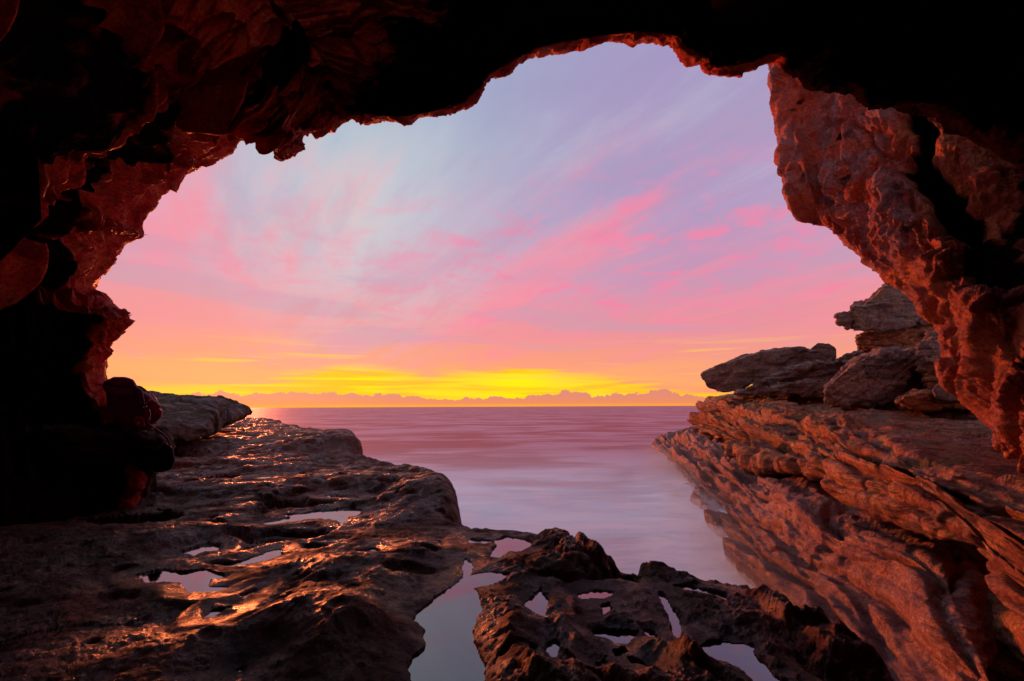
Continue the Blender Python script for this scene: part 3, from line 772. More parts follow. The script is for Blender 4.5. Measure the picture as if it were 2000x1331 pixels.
disp *= 1 - .62 * sst(uc, 620, 760) * sst(uc, 1330, 1280) * sst(row_of, 5, 4)
G2 = G + nrm * (disp * (.28 + .72 * sst(inward, .2, 1.6)) + rimd * (.35 + .65 * rimf))[..., None]
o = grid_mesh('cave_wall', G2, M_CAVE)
u_of = np.interp(np.arange(G.shape[1]), np.concatenate([[0], np.cumsum(seg)]), [l[0] if (l[1] < 560 or l[0] > 1000) else 0 for l in lip])[None] * np.ones(G.shape[0])[:, None]
u_of = u_of - inward * 90
painted_shade = sst(u_of, 430, 760) * sst(inward + 1.0 * sst(u_of, 1480, 1700) + .45 * sst(u_of, 560, 700), .25, .9) * .97  # shadow of roof and rim painted near-black into the rock colour
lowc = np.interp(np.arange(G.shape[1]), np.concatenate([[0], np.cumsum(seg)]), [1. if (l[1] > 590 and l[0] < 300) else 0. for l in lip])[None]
painted_shade = np.maximum(painted_shade, lowc * sst(inward, .3, 1.0) * .8)  # same painted shade on the foot of the left wall
painted_shade = np.maximum(painted_shade, sst(ridge(Q * np.array([.7, 1.1, 1]), .75, 3, .5, 33), .50, .72) * .7 * sst(inward, .8, 1.6))  # overhang shadow painted as dark streaks along the beds
at = o.data.attributes.new('painted_shade', 'FLOAT', 'POINT'); at.data.foreach_set('value', painted_shade.astype(np.float32).ravel())
tagit(o, 'dark red cave wall and roof with eroded ridges framing the view', kind='structure')
# ------------------------------------------------------------------ hanging right wall
# columns run from the top (under the roof) down to the lower right; rows from the outer edge inwards
fin = [
  # outer back (hidden)        edge                 face 1              face 2               face 3              beyond frame          far right behind camera
  [(1640, -120, 11.0), (1500, -60, 7.6), (1580, -60, 6.54), (1720, -60, 5.47), (1900, -40, 4.71), (2150, -20, 4.1), (2700, 0, 1.7)],
  [(1640, 60, 11.0), (1524, 108, 7.6), (1590, 110, 6.54), (1720, 120, 5.47), (1900, 130, 4.71), (2150, 150, 4.1), (2700, 150, 1.7)],
  [(1640, 180, 11.0), (1531, 200, 7.5), (1592, 200, 6.45), (1720, 210, 5.4), (1900, 230, 4.65), (2150, 270, 4.05), (2700, 300, 1.7)],
  [(1660, 280, 11.0), (1541, 310, 7.4), (1600, 300, 6.36), (1735, 300, 5.33), (1910, 330, 4.59), (2150, 370, 4.0), (2700, 420, 1.7)],
  [(1690, 330, 11.0), (1562, 380, 7.2), (1620, 380, 6.19), (1750, 390, 5.18), (1920, 420, 4.46), (2160, 470, 3.89), (2700, 560, 1.7)],
  [(1740, 370, 10.5), (1606, 428, 7.0), (1652, 430, 6.02), (1765, 440, 5.04), (1930, 480, 4.34), (2170, 540, 3.78), (2700, 650, 1.7)],
  [(1790, 400, 10.0), (1645, 456, 6.7), (1690, 460, 5.76), (1790, 480, 4.82), (1945, 530, 4.15), (2180, 600, 3.62), (2700, 720, 1.7)],
  [(1840, 450, 9.5), (1702, 516, 6.3), (1740, 510, 5.42), (1820, 530, 4.54), (1960, 580, 3.91), (2190, 650, 3.4), (2700, 800, 1.7)],
  [(1890, 480, 9.0), (1775, 563, 5.9), (1800, 550, 5.07), (1860, 570, 4.25), (1980, 620, 3.66), (2200, 700, 3.19), (2700, 880, 1.7)],
  [(1940, 560, 8.5), (1832, 630, 5.5), (1860, 620, 4.73), (1910, 640, 3.96), (2010, 690, 3.41), (2210, 770, 2.97), (2700, 950, 1.7)],
  [(1980, 640, 8.0), (1862, 712, 5.1), (1895, 700, 4.39), (1945, 720, 3.67), (2030, 770, 3.16), (2220, 850, 2.75), (2700, 1020, 1.7)],
  [(2010, 700, 7.5), (1908, 782, 4.8), (1935, 765, 4.13), (1980, 790, 3.46), (2060, 840, 2.98), (2240, 920, 2.59), (2700, 1090, 1.7)],
  [(2070, 780, 7.0), (1946, 846, 4.5), (1975, 840, 3.87), (2020, 860, 3.24), (2090, 910, 2.79), (2260, 990, 2.43), (2700, 1160, 1.7)],
  [(2140, 860, 6.5), (1988, 886, 4.3), (2030, 905, 3.7), (2070, 930, 3.1), (2120, 970, 2.67), (2300, 1060, 2.32), (2700, 1240, 1.7)],
  [(2300, 960, 6.0), (2080, 960, 4.1), (2110, 980, 3.53), (2150, 1010, 2.95), (2200, 1060, 2.54), (2400, 1160, 2.21), (2800, 1400, 1.7)],
  [(2500, 1200, 6.0), (2200, 1200, 3.9), (2230, 1230, 3.35), (2260, 1260, 2.81), (2320, 1300, 2.42), (2500, 1400, 2.11), (2900, 1700, 1.7)],
]
Gf = loft([[P(q[0], q[1], q[2] * (1.42 - .2 * sst(np.float64(i), 6, 14))) for q in r] for i, r in enumerate(fin)], [16] + [40] * 3 + [32] * 10 + [10], [16, 56, 100, 110, 80, 24])
n = normals(Gf)
if n[Gf.shape[0] // 2, Gf.shape[1] // 2] @ np.array([0, 1, 0]) > 0: n = -n
ci = np.interp(np.arange(Gf.shape[1]), np.cumsum([0, 16, 56, 100, 110, 80, 24]), np.arange(7))[None] * np.ones(Gf.shape[0])[:, None]
edgez = sst(np.abs(ci - 1), 0, .5)
wp = np.stack([fbm(Gf, .7, 4, .55, 42), fbm(Gf, .7, 4, .55, 52)], -1)
# columns of flutes that hang down, broken plates, pits
hang = np.stack([Gf[..., 0] * 1.6 + Gf[..., 1] * 1.2 + wp[..., 0] * .9, Gf[..., 2] * .42 + wp[..., 1] * .6, Gf[..., 1] * .4], -1)
dd = .10 * ridge(hang, .8, 4, .55, 4) + .15 * fbm(Gf, 1.2, 4, .55, 7)
f1, f2, chh = vor(hang + .0, 1.1, 6.6)
dd += (chh - .5) * .20 * sst(f2 - f1, 0, .05) - .05 * sst(f2 - f1, .05, 0)
# the thin outer blade stands forward of a vertical break
dd += .34 * sst(ci + .12 * wp[..., 0], 2.02, 1.9) * sst(Gf[..., 2], 3.8, 5.2) * edgez
dd -= .8 * np.exp(-((ci - 3.45 + .8 * wp[..., 0] - .25 * sst(Gf[..., 2], 5, 2.4)) / .22) ** 2) * sst(Gf[..., 2], 2.4, 4)
w3 = np.concatenate([wp, wp[..., :1]], -1)
dd += .32 * facet(Gf + w3 * .2, np.array([2.0, 2.0, .55]), 3.3) + .09 * facet(Gf + w3 * .1, np.array([5, 5, 1.5]), 6.3) + .035 * facet(Gf, np.array([13, 13, 5]), 1.3)
dd += .03 * ridge(Gf, 3.1, 5, .62, 14) + .03 * ridge(Gf, 9, 5, .65, 24)
f1, f2, chh = vor(Gf + wp[..., :1] * .2, np.array([7, 7, 4.]), 2.2)
dd -= .07 * sst(f1, .45, .2) * (chh > .45)
dd = soften(dd, 1) + .05 * ridge(Gf * np.array([1, 1, .5]), 4.5, 5, .66, 45) + .02 * ridge(Gf, 14, 4, .6, 55)
Gf2 = Gf + n * ((dd - .15) * (.25 + .75 * edgez))[..., None]
o = grid_mesh('overhanging_rock_wall', Gf2, M_FIN)
tagit(o, 'overhanging red and grey rock wall hanging down on the right of the cave mouth', kind='structure')

zz_ = sst(ci + wp[..., 0] * .6, 2.7, 3.5) * .9 + .7 * sst(Gf[..., 2], 4.6, 2.4)
at = o.data.attributes.new('zone', 'FLOAT', 'POINT'); at.data.foreach_set('value', zz_.astype(np.float32).ravel())
cz = sst(np.abs(ci - 3.45 + .8 * wp[..., 0] - .25 * sst(Gf[..., 2], 5, 2.4)), .34, .12) * sst(Gf[..., 2], 1.6, 3) + sst(ci + wp[..., 1] * .7, 4.1, 4.7) * .8  # fissure and inner side of the wall blackened in colour as shade
cz = cz + .55 * sst(vor(Gf + w3 * .3, 1.7, 8.8)[0], .32, .1)
at = o.data.attributes.new('painted_shade', 'FLOAT', 'POINT'); at.data.foreach_set('value', np.clip(cz, 0, 1).astype(np.float32).ravel())

# ------------------------------------------------------------------ right cliff: sea edge, pitted slope, undercut, bedded band, shelf
K = [
 #  under water        shore              slope             slope top        undercut          band foot          band             shelf edge         shelf             shelf back
 [(1400, 890, 52), (1375, 840, 56),  (1370, 836, 56), (1375, 832, 56), (1385, 828, 57), (1388, 822, 57), (1392, 812, 57), (1398, 792, 56), (1420, 770, 60), (1500, 765, 75)],
 [(1284, 880, 42), (1287, 862, 41),  (1310, 850, 40), (1338, 842, 39), (1358, 836, 39.5), (1356, 828, 38.5), (1366, 812, 38), (1380, 783, 37), (1440, 768, 40), (1560, 760, 60)],
 [(1300, 930, 24), (1312, 905, 24),  (1345, 888, 23.5), (1380, 874, 23), (1408, 866, 24.5), (1406, 846, 23), (1420, 822, 23.5), (1450, 790, 25), (1530, 768, 28), (1640, 764, 38)],
 [(1330, 985, 17), (1345, 950, 17.2), (1385, 925, 16.6), (1430, 905, 16), (1462, 900, 17.4), (1470, 878, 16), (1490, 848, 16.4), (1535, 806, 18.5), (1615, 786, 21), (1720, 776, 28)],
 [(1370, 1040, 13), (1388, 1000, 13), (1440, 968, 12.3), (1500, 940, 11.8), (1556, 930, 13), (1550, 905, 11.8), (1580, 870, 12.2), (1618, 822, 14), (1730, 796, 16.5), (1840, 784, 23)],
 [(1415, 1110, 9.8), (1438, 1068, 9.7), (1510, 1015, 9.0), (1585, 985, 8.6), (1650, 972, 9.6), (1642, 948, 8.4), (1660, 905, 8.7), (1688, 852, 9.6), (1800, 815, 12), (1930, 786, 18)],
 [(1470, 1190, 8), (1488, 1135, 7.8), (1590, 1080, 7.0), (1690, 1030, 6.5), (1766, 1014, 7.4), (1756, 985, 6.1), (1768, 940, 6.2), (1775, 890, 6.6), (1900, 850, 8.5), (2010, 796, 14)],
 [(1540, 1260, 6.9), (1556, 1190, 6.7), (1690, 1140, 5.9), (1820, 1090, 5.3), (1900, 1088, 6.0), (1880, 1055, 4.75), (1890, 995, 4.85), (1890, 925, 5.2), (2020, 890, 6.6), (2150, 800, 11)],
 [(1600, 1400, 5.6), (1620, 1300, 5.7), (1740, 1240, 5.0), (1870, 1190, 4.5), (1950, 1200, 4.9), (1940, 1140, 4.0), (1975, 1060, 4.1), (2000, 960, 4.4), (2150, 940, 5.3), (2300, 850, 9)],
 [(1650, 1600, 4.6), (1690, 1500, 4.6), (1820, 1400, 4.0), (1940, 1340, 3.7), (2000, 1360, 4.0), (2040, 1240, 3.4), (2080, 1120, 3.5), (2120, 1000, 3.7), (2300, 1000, 4.3), (2500, 900, 8)],
 [(1750, 2100, 3.2), (1800, 1900, 3.2), (1900, 1700, 2.9), (2050, 1600, 2.7), (2150, 1600, 2.9), (2200, 1450, 2.5), (2250, 1300, 2.6), (2300, 1150, 2.8), (2500, 1150, 3.2), (2900, 1000, 6)],
]
# a flat shelf behind the front edge: replace the last two points by real heights
ctrl = []
for r in K:
    pts = [P(*q) for q in r]
    pts[0][2] = SEA - .6
    e = pts[7]
    ctrl.append(pts)
cnt = [10, 70, 78, 84, 92, 92, 92, 84, 70, 14]
cc = [8, 46, 46, 26, 30, 52, 62, 50, 34]
Gc = loft(ctrl, cnt, cc)
print('cliff', Gc.shape)
n = normals(Gc)
if n[Gc.shape[0] // 2, cc[0] + 40] @ np.array([0, 0, 1]) < 0: n = -n
ci = np.interp(np.arange(Gc.shape[1]), np.cumsum([0] + cc), np.arange(len(cc) + 1))[None] * np.ones(Gc.shape[0])[:, None]
near = Gc[..., 1:2]
sc_ = np.clip(Gc[..., 1] / 9, .55, 2.2)              # far rock is coarser
wp = np.stack([fbm(Gc, .35, 4, .55, 62), fbm(Gc, .35, 4, .55, 72), fbm(Gc, .35, 4, .55, 82)], -1)
low = sst(ci, 4.1, 3.6); band = 1 - low; top = sst(ci, 5.9, 6.7)
s1 = strata(Gc + wp * .25, .42, 3.0, .35, .08, (.05, .03)); s2 = strata(Gc + wp * .1, .13, 9.0, .35, .2, (.05, .03)); s3 = strata(Gc + wp * .05, .05, 19.0, .3, .25, (.06, .03))
hzm = 1 - .9 * sst(np.abs(n[..., 2]), .72, .93)
band = band * hzm
dd = band * (1 - top) * (.75 * (s1 - .5) + .26 * (s2 - .5) + .05 * (s3 - .5))
dd += low * (.36 * (s1 - .5) + .07 * (s2 - .5) + .02 * (s3 - .5))
dd -= (band * (1 - top) * .28 + low * .15) * notch(Gc + wp * .25, .42, 3.0, .35, .06, (.05, .03))
dd -= (band * (1 - top) * .06 + low * .03) * notch(Gc + wp * .1, .13, 9.0, .35, .09, (.05, .03))
f1, f2, chh = vor(Gc * np.array([.45, .22, 1.0]) + wp * .3, 1.0, 5.5)
dd += (.34 * band * (1 - top * .6) + .26 * low) * (chh - .5) * sst(f2 - f1, 0, .04) - .10 * band * (1 - top) * sst(f2 - f1, .03, 0)
f1, f2, chh = vor(Gc * np.array([.7, .4, 2.8]) + wp * .3, 1.8, 15.5)
dd += .08 * (chh - .5) * sst(f2 - f1, 0, .08) - .02 * sst(f2 - f1, .05, 0)
dd += .11 * facet(Gc + wp * .2, np.array([.55, .4, .9]), 3.3) + .05 * facet(Gc + wp * .1, np.array([1.6, 1.1, 3.0]), 6.3) + .03 * facet(Gc + wp * .1, np.array([4.5, 3.5, 8]), 8.3) * sst(Gc[..., 1], 16, 8)
dd += .10 * fbm(Gc, .7, 3, .5, 4) + .03 * ridge(Gc, 2.3, 5, .6, 31)
fl = np.stack([Gc[..., 0] * 1.2 + Gc[..., 1] * 1.0, Gc[..., 0] * .35 - Gc[..., 1] * .3, Gc[..., 2] * .6], -1) + wp * .8
dd += low * .06 * ridge(fl, .5, 3, .5, 3) + top * .11 * ridge(np.stack([Gc[..., 0] * .5, Gc[..., 1] * 1.3, Gc[..., 2]], -1) + wp * .5, .9, 4, .5, 13)
dd += .014 * fbm(Gc, 9, 4, .65, 5) + .012 * fbm(Gc, 22, 3, .6, 7) * sst(Gc[..., 1], 9, 5)
f1, f2, chh = vor(Gc + wp * .1, 3.4, 4.4)
dd -= .04 * sst(f1, .3, .12) * (chh > .7)
# the tall joint that splits the band
jx = Gc[..., 1] - 9.9 + wp[..., 0] * 1.6
dd -= .7 * np.exp(-(jx / .16) ** 2) * sst(ci, 4.6, 5.2) * sst(ci, 7.6, 7.0)
def beds(c, B, A):
    out_ = np.zeros(c.shape)
    for b0, b1, a in zip(B[:-1], B[1:], A):
        t = np.clip((c - b0) / (b1 - b0), 0, 1)
        ins = (c >= b0) & (c < b1)
        out_ = np.where(ins, a * ((1 - np.exp(-t * 7)) - .25 * t), out_)
    return out_
cw = ci + .16 * wp[..., 0] + .10 * wp[..., 1] + .05 * fbm(Gc, 1.3, 3, .5, 77)
brk = .55 + .9 * sst(gn(Gc[..., 0] * .35, Gc[..., 1] * .3, np.floor(cw * 2) * 3.1), -.5, .5)
dd += beds(cw, [4.75, 5.2, 5.55, 6.0, 6.35, 6.8, 7.3], [.30, .22, .42, .20, .34, .16]) * brk - .18
dd += beds(cw, [.8, 1.35, 1.75, 2.3, 2.75, 3.3, 3.9], [.16, .24, .12, .26, .14, .18]) * brk
f1, f2, chh = vor(Gc * np.array([.5, .16, .5]) + wp * .25, 1.3, 25.5)
dd -= .22 * sst(f2 - f1, .05, 0) * sst(ci, 4.4, 5) * sst(ci, 7.4, 7)
dd = soften(dd, 1)
dd *= sst(ci, .2, 1.2) * .7 + .3
dd = soften(dd, 1)
kf_ = np.clip(Gc[..., 1] / 9, .5, 1.6)
dd += (.030 * ridge(Gc, 4.2, 5, .66, 41) + .035 * ridge(Gc * np.array([.6, .6, 2.2]), 3.0, 5, .6, 51) + .018 * ridge(Gc, 12, 4, .65, 61)) * kf_
Gc2 = Gc + n * (dd * np.clip(sc_, .6, 1.5))[..., None]
split = np.cumsum([0] + cc)[4]
o = grid_mesh('cliff_slope', Gc2[:, :split + 1].copy(), M_LOW)
tagit(o, 'pitted pink-brown rock slope running down into the misty water on the right', kind='structure')
o = grid_mesh('layered_cliff', Gc2[:, split:].copy(), M_CLIFF)
tagit(o, 'layered orange-brown sandstone cliff and flat shelf on the right', kind='structure')

# ------------------------------------------------------------------ boulders and slabs on the shelf
def slab(front, D0, D1, push=(0, 0), grow=1.0):
    """front outline (pixels) at distance D0 and the same outline further back at D1, moved by push (m)"""
    a = []
    c2 = np.mean([P(x, y, D1) for x, y in front], 0)
    for x, y in front:
        p = P(x, y, D0); a.append(p)
        q = c2 + (P(x, y, D1) - c2) * grow + np.array([push[0], 0, push[1]]); a.append(q)
    return a
def rockd(h1, a1, blk=.5, ab=.15, fine=.03, dip=(0, 0), off=0.0, fs=1.0):
    def f(co, no):
        wv = np.stack([fbm(co, .5, 3, .5, 9 + off), fbm(co, .5, 3, .5, 19 + off), fbm(co, .5, 3, .5, 29 + off)], -1)
        d_ = a1 * (strata(co + wv * .2, h1, off, .3, .18, dip) - .5) + a1 * .35 * (strata(co + wv * .1, h1 * .3, off + 4, .3, .2, dip) - .5)
        f1, f2, ch = vor(co + wv * .4, np.array([blk, blk, blk * 1.6]), off)
        d_ += ab * (ch - .5) * sst(f2 - f1, 0, .06) - ab * .4 * sst(f2 - f1, .06, 0)
        d_ += a1 * 1.0 * facet(co + wv * .2, np.array([.9, .9, 1.5]) * blk * 1.4, off) + a1 * .35 * facet(co, np.array([1, 1, 1.6]) * blk * 4, off + 3)
        d_ += fine * (.8 * ridge(co, 1.5 * fs, 5, .6, off) + fbm(co, 6 * fs, 4, .6, off))
        return d_
    return f
G_B = 'fallen sandstone boulders on the right shelf'
def boulder(hulls, label, mat, vox, disp, cat='boulder', name='boulder'):
    return tagit(hull_rock(name, hulls, mat, vox, disp), label, cat, G_B)

# upper overhanging outcrop: three beds
top_e = bpy.data.objects.new('overhanging_outcrop', None); C.objects.link(top_e)
e0 = P(1760, 640, 18); top_e.location = e0
tagit(top_e, 'jutting layered sandstone outcrop with a pointed nose, high behind the red wall', 'rock outcrop')
def part(o, root):
    o.parent = root; o.matrix_parent_inverse = Matrix.Translation(-Vector(root.location)); return o
def outcrop_piece(name, fronts, mat, vox, disp, label=None):
    o = part(hull_rock(name, fronts, mat, vox, disp), top_e)
    if label: o['label'] = label
outcrop_piece('bed', [slab([(1738, 556), (1726, 562), (1724, 580), (1692, 592), (1676, 612), (1700, 618), (1800, 600), (1990, 560), (1960, 500), (1850, 530)], 18.4, 23, (0, .2), .8),
    slab([(1663, 602), (1668, 600), (1700, 608), (1990, 560), (1990, 600), (1800, 620), (1700, 646), (1672, 644), (1668, 622)], 18, 23, (0, .1), .85),
    slab([(1631, 618), (1650, 610), (1680, 610), (1690, 640), (1672, 646), (1656, 640), (1634, 622)], 18.1, 20, (.3, .1), .7)], M_BOULD, .05, rockd(.34, .16, .8, .14, .03, (.12, 0), 1.0), 'grey-brown bed with a pointed nose')
outcrop_piece('bed', [slab([(1690, 645), (1720, 634), (1760, 618), (1990, 590), (1990, 660), (1840, 652), (1760, 652), (1700, 650)], 18.6, 23, (0, .1), .85),
    slab([(1672, 660), (1690, 648), (1760, 645), (1840, 640), (1990, 660), (1990, 690), (1850, 680), (1740, 682), (1690, 680), (1676, 672)], 18.3, 23, (0, .1), .85)], M_CLIFF, .05, rockd(.22, .20, .9, .16, .03, (.15, 0), 3.0), 'tan undercut bed with hollowed face')
outcrop_piece('bed', [slab([(1745, 676), (1800, 668), (1990, 650), (1990, 800), (1860, 790), (1800, 770), (1790, 730), (1752, 690)], 20, 24, (0, .1), .9)], M_CLIFF, .06, rockd(.2, .18, .8, .2, .04, (.05, 0), 5.0), 'dark recessed bed at the foot')

boulder([slab([(1366, 730), (1400, 716), (1450, 698), (1500, 685), (1560, 681), (1600, 686), (1606, 700), (1560, 712), (1490, 732), (1440, 762), (1410, 766), (1384, 760), (1372, 742)], 24, 30, (.3, .1), .85)],
        'long dark slab tilted up at its sharp seaward tip, farthest out on the shelf', M_BOULD, .075, rockd(.5, .11, .6, .12, .035, (-.25, 0), 7.0, .7), 'boulder', 'rock_slab')
boulder([slab([(1432, 770), (1470, 752), (1500, 738), (1540, 722), (1600, 708), (1650, 704), (1690, 712), (1680, 748), (1600, 770), (1500, 770)], 22, 27, (.2, .1), .88),
         slab([(1500, 768), (1520, 750), (1600, 740), (1660, 748), (1640, 772), (1520, 774)], 21, 24, (.2, .1), .9)],
        'broad broken slab lying between the tilted slab and the large leaning boulder', M_BOULD, .07, rockd(.36, .17, .7, .22, .035, (-.18, 0), 9.0, .8), 'boulder', 'rock_slab')
boulder([slab([(1584, 680), (1598, 669), (1620, 672), (1634, 682), (1634, 700), (1612, 706), (1594, 702), (1584, 692)], 25, 26.2, (0, 0), .8)],
        'smallest boulder, perched on top of the long tilted slab', M_BOULD, .05, rockd(.3, .03, 1.2, .05, .02, (.2, 0), 11.0))
boulder([slab([(1622, 712), (1650, 694), (1690, 686), (1700, 700), (1690, 722), (1640, 730), (1622, 722)], 23.5, 26, (0, 0), .8)],
        'low flat-topped block behind the large leaning boulder', M_BOULD, .06, rockd(.3, .12, 1.0, .2, .03, (0, 0), 13.0))
boulder([slab([(1608, 790), (1612, 760), (1634, 738), (1690, 700), (1730, 687), (1780, 684), (1794, 700), (1770, 740), (1740, 770), (1700, 788), (1650, 793)], 15.6, 18.6, (.3, .1), .8),
         slab([(1650, 735), (1646, 718), (1680, 698), (1740, 688), (1778, 688), (1730, 710)], 16.2, 18, (.4, .2), .8),
         slab([(1640, 792), (1700, 740), (1788, 700), (1804, 712), (1800, 745), (1770, 780), (1720, 792)], 15.9, 19, (.2, .1), .8)],
        'large boulder with a lit furrowed top and black underside, leaning to the right', M_BOULD, .05, rockd(.24, .12, .8, .12, .035, (-.75, .1), 15.0, 1.0))
boulder([slab([(1792, 690), (1800, 672), (1822, 656), (1842, 654), (1870, 670), (1880, 700), (1860, 712), (1820, 706), (1796, 702)], 14.6, 16.5, (0, 0), .85)],
        'dark rounded block wedged under the outcrop, next to the red wall', M_BOULD, .05, rockd(.2, .12, 1.3, .2, .05, (.5, 0), 17.0))
boulder([slab([(1800, 712), (1850, 704), (1900, 712), (1960, 720), (1960, 770), (1850, 768), (1812, 760)], 14.9, 17, (0, 0), .9)],
        'dark shattered block above the smooth grey boulder', M_CLIFF, .05, rockd(.16, .2, 1.2, .24, .05, (.1, 0), 19.0))
boulder([slab([(1821, 762), (1832, 750), (1856, 740), (1890, 738), (1920, 745), (1926, 770), (1900, 783), (1850, 784), (1826, 776)], 12.2, 14.2, (0, 0), .85)],
        'smooth pale grey rounded boulder at the foot of the red wall', M_GREY, .045, rockd(.4, .02, .8, .03, .02, (0, 0), 21.0))
boulder([slab([(1752, 784), (1780, 770), (1830, 768), (1960, 772), (1960, 798), (1840, 796), (1760, 794)], 13.0, 16, (0, 0), .95)],
        'thin flat slab lying under the smooth pale grey boulder', M_CLIFF, .05, rockd(.16, .12, 1.0, .1, .03, (0, 0), 23.0), 'boulder', 'rock_slab')
# ------------------------------------------------------------------ left side: dark ledge, far slab
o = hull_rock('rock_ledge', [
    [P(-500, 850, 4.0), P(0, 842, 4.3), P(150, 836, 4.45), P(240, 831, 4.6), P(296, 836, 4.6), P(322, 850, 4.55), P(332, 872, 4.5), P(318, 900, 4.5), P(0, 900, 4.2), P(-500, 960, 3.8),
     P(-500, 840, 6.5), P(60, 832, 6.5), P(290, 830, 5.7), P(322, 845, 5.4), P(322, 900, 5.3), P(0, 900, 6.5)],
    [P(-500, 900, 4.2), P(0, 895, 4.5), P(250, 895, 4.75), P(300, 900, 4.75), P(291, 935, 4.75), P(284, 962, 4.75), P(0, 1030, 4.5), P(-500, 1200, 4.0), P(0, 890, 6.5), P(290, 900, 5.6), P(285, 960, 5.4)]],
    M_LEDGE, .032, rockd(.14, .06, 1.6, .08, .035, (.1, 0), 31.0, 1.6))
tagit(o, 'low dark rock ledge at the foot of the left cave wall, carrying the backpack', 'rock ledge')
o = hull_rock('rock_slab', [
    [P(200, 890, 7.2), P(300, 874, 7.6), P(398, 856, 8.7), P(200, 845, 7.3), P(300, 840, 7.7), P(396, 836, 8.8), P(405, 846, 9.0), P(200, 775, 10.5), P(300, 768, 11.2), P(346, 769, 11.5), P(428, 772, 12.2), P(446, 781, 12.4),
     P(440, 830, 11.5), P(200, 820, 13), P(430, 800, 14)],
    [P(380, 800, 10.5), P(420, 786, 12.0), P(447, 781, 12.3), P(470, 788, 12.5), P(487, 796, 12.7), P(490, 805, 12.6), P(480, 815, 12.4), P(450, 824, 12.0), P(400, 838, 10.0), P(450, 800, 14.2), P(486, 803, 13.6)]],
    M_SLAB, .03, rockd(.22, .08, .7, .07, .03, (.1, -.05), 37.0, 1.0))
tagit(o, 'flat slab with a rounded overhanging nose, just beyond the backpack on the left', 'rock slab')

# ------------------------------------------------------------------ backpack and bag
def tube(pts, r, sides=8, cyc=False):
    pts = [Vector(p) for p in pts]; vs = []; fs = []; n = len(pts)
    for i, p in enumerate(pts):
        a = pts[(i - 1) % n] if (cyc or i) else p; b = pts[(i + 1) % n] if (cyc or i < n - 1) else p
        t = (b - a).normalized(); u = t.orthogonal().normalized() if i == 0 else (u - t * u.dot(t)).normalized(); v = t.cross(u)
        rr = r[i] if isinstance(r, (list, tuple)) else r
        for k in range(sides):
            an = k * 2 * math.pi / sides; vs.append(p + (u * math.cos(an) + v * math.sin(an)) * rr)
    for i in range(n if cyc else n - 1):
        for k in range(sides):
            j = (i + 1) % n
            fs.append((i * sides + k, i * sides + (k + 1) % sides, j * sides + (k + 1) % sides, j * sides + k))
    if not cyc:
        fs.append(tuple(range(sides))[::-1]); fs.append(tuple((n - 1) * sides + k for k in range(sides)))
    return vs, fs
def strapmesh(pts, w, t, up):
    pts = [Vector(p) for p in pts]; vs = []; fs = []; n = len(pts)
    for i, p in enumerate(pts):
        tt = (pts[min(i + 1, n - 1)] - pts[max(i - 1, 0)]).normalized(); s = tt.cross(Vector(up)).normalized() * w / 2; q = tt.cross(s).normalized() * t / 2
        vs += [p - s - q, p + s - q, p + s + q, p - s + q]
    for i in range(n - 1):
        for k in range(4): fs.append((i * 4 + k, i * 4 + (k + 1) % 4, i * 4 + 4 + (k + 1) % 4, i * 4 + 4 + k))
    fs += [(3, 2, 1, 0), tuple((n - 1) * 4 + k for k in range(4))]
    return vs, fs
def py_mesh(name, vf, mat, root=None, smooth=True):
    me = bpy.data.meshes.new(name); me.from_pydata([tuple(v) for v in vf[0]], [], vf[1]); me.update()
    me.polygons.foreach_set('use_smooth', np.full(len(me.polygons), smooth)); me.materials.append(mat)
    o = bpy.data.objects.new(name, me); C.objects.link(o)
    if root is not None:
        o.parent = root; o.matrix_parent_inverse = Matrix.Translation(-Vector(root.location))
    return o
F_RED = plain('maroon_fabric', (.42, .03, .16), .7, 0, .5, 220)
F_LID = plain('magenta_fabric', (.80, .05, .34), .65, 0, .5, 220)
F_BLK = plain('black_fabric', (.012, .011, .013), .75, 0, .4, 200)
F_STR = plain('grey_webbing', (.85, .78, .82), .5, 0, .3, 300)
F_MET = plain('aluminium', (.75, .7, .72), .25, 1.0)
F_ORG = plain('red_plastic', (.65, .05, .02), .35)
F_PNK = plain('pink_webbing', (.55, .12, .16), .5)
pk = bpy.data.objects.new('backpack', None); C.objects.link(pk); pk.location = P(262, 838, 5.0)
tagit(pk, 'maroon hiking backpack with grey straps slumped on the dark left ledge', 'backpack')
def cloth(co, no):
    return .012 * ridge(co, 5, 3, .5, 3) + .006 * fbm(co, 16, 3, .5, 5) + .010 * fbm(co, 3, 2, .5, 9)
def pack_part(name, outline, D0, D1, mat, grow=.8, vox=.008, sm=14):
    o = hull_rock(name, [slab(outline, D0, D1, (0, 0), grow)], mat, vox, cloth, sm)
    o.parent = pk; o.matrix_parent_inverse = Matrix.Translation(-Vector(pk.location)); return o
pack_part('main_body', [(206, 752), (250, 746), (284, 760), (304, 778), (312, 798), (304, 824), (286, 836), (256, 840), (232, 828), (212, 800)], 4.82, 5.15, F_RED, .9)
pack_part('lid', [(202, 756), (205, 746), (222, 738), (242, 737), (258, 743), (268, 756), (266, 770), (230, 772), (208, 768)], 4.78, 5.15, F_LID, .9, sm=8)
pack_part('side_pocket', [(258, 754), (276, 755), (290, 766), (296, 786), (272, 790)], 4.74, 4.95, F_RED, .9, sm=6)
pack_part('front_pocket', [(280, 796), (296, 784), (312, 794), (316, 806), (312, 816), (302, 824), (288, 828), (280, 816)], 4.76, 5.0, F_ORG if False else F_RED, .9, sm=8)
pack_part('belt_pouch', [(262, 818), (274, 814), (282, 820), (282, 832), (272, 838), (262, 832)], 4.7, 4.85, F_LID, .85, sm=5)
pack_part('belt_pouch', [(226, 812), (242, 808), (256, 820), (262, 838), (240, 838)], 4.74, 4.95, F_RED, .85, sm=5)
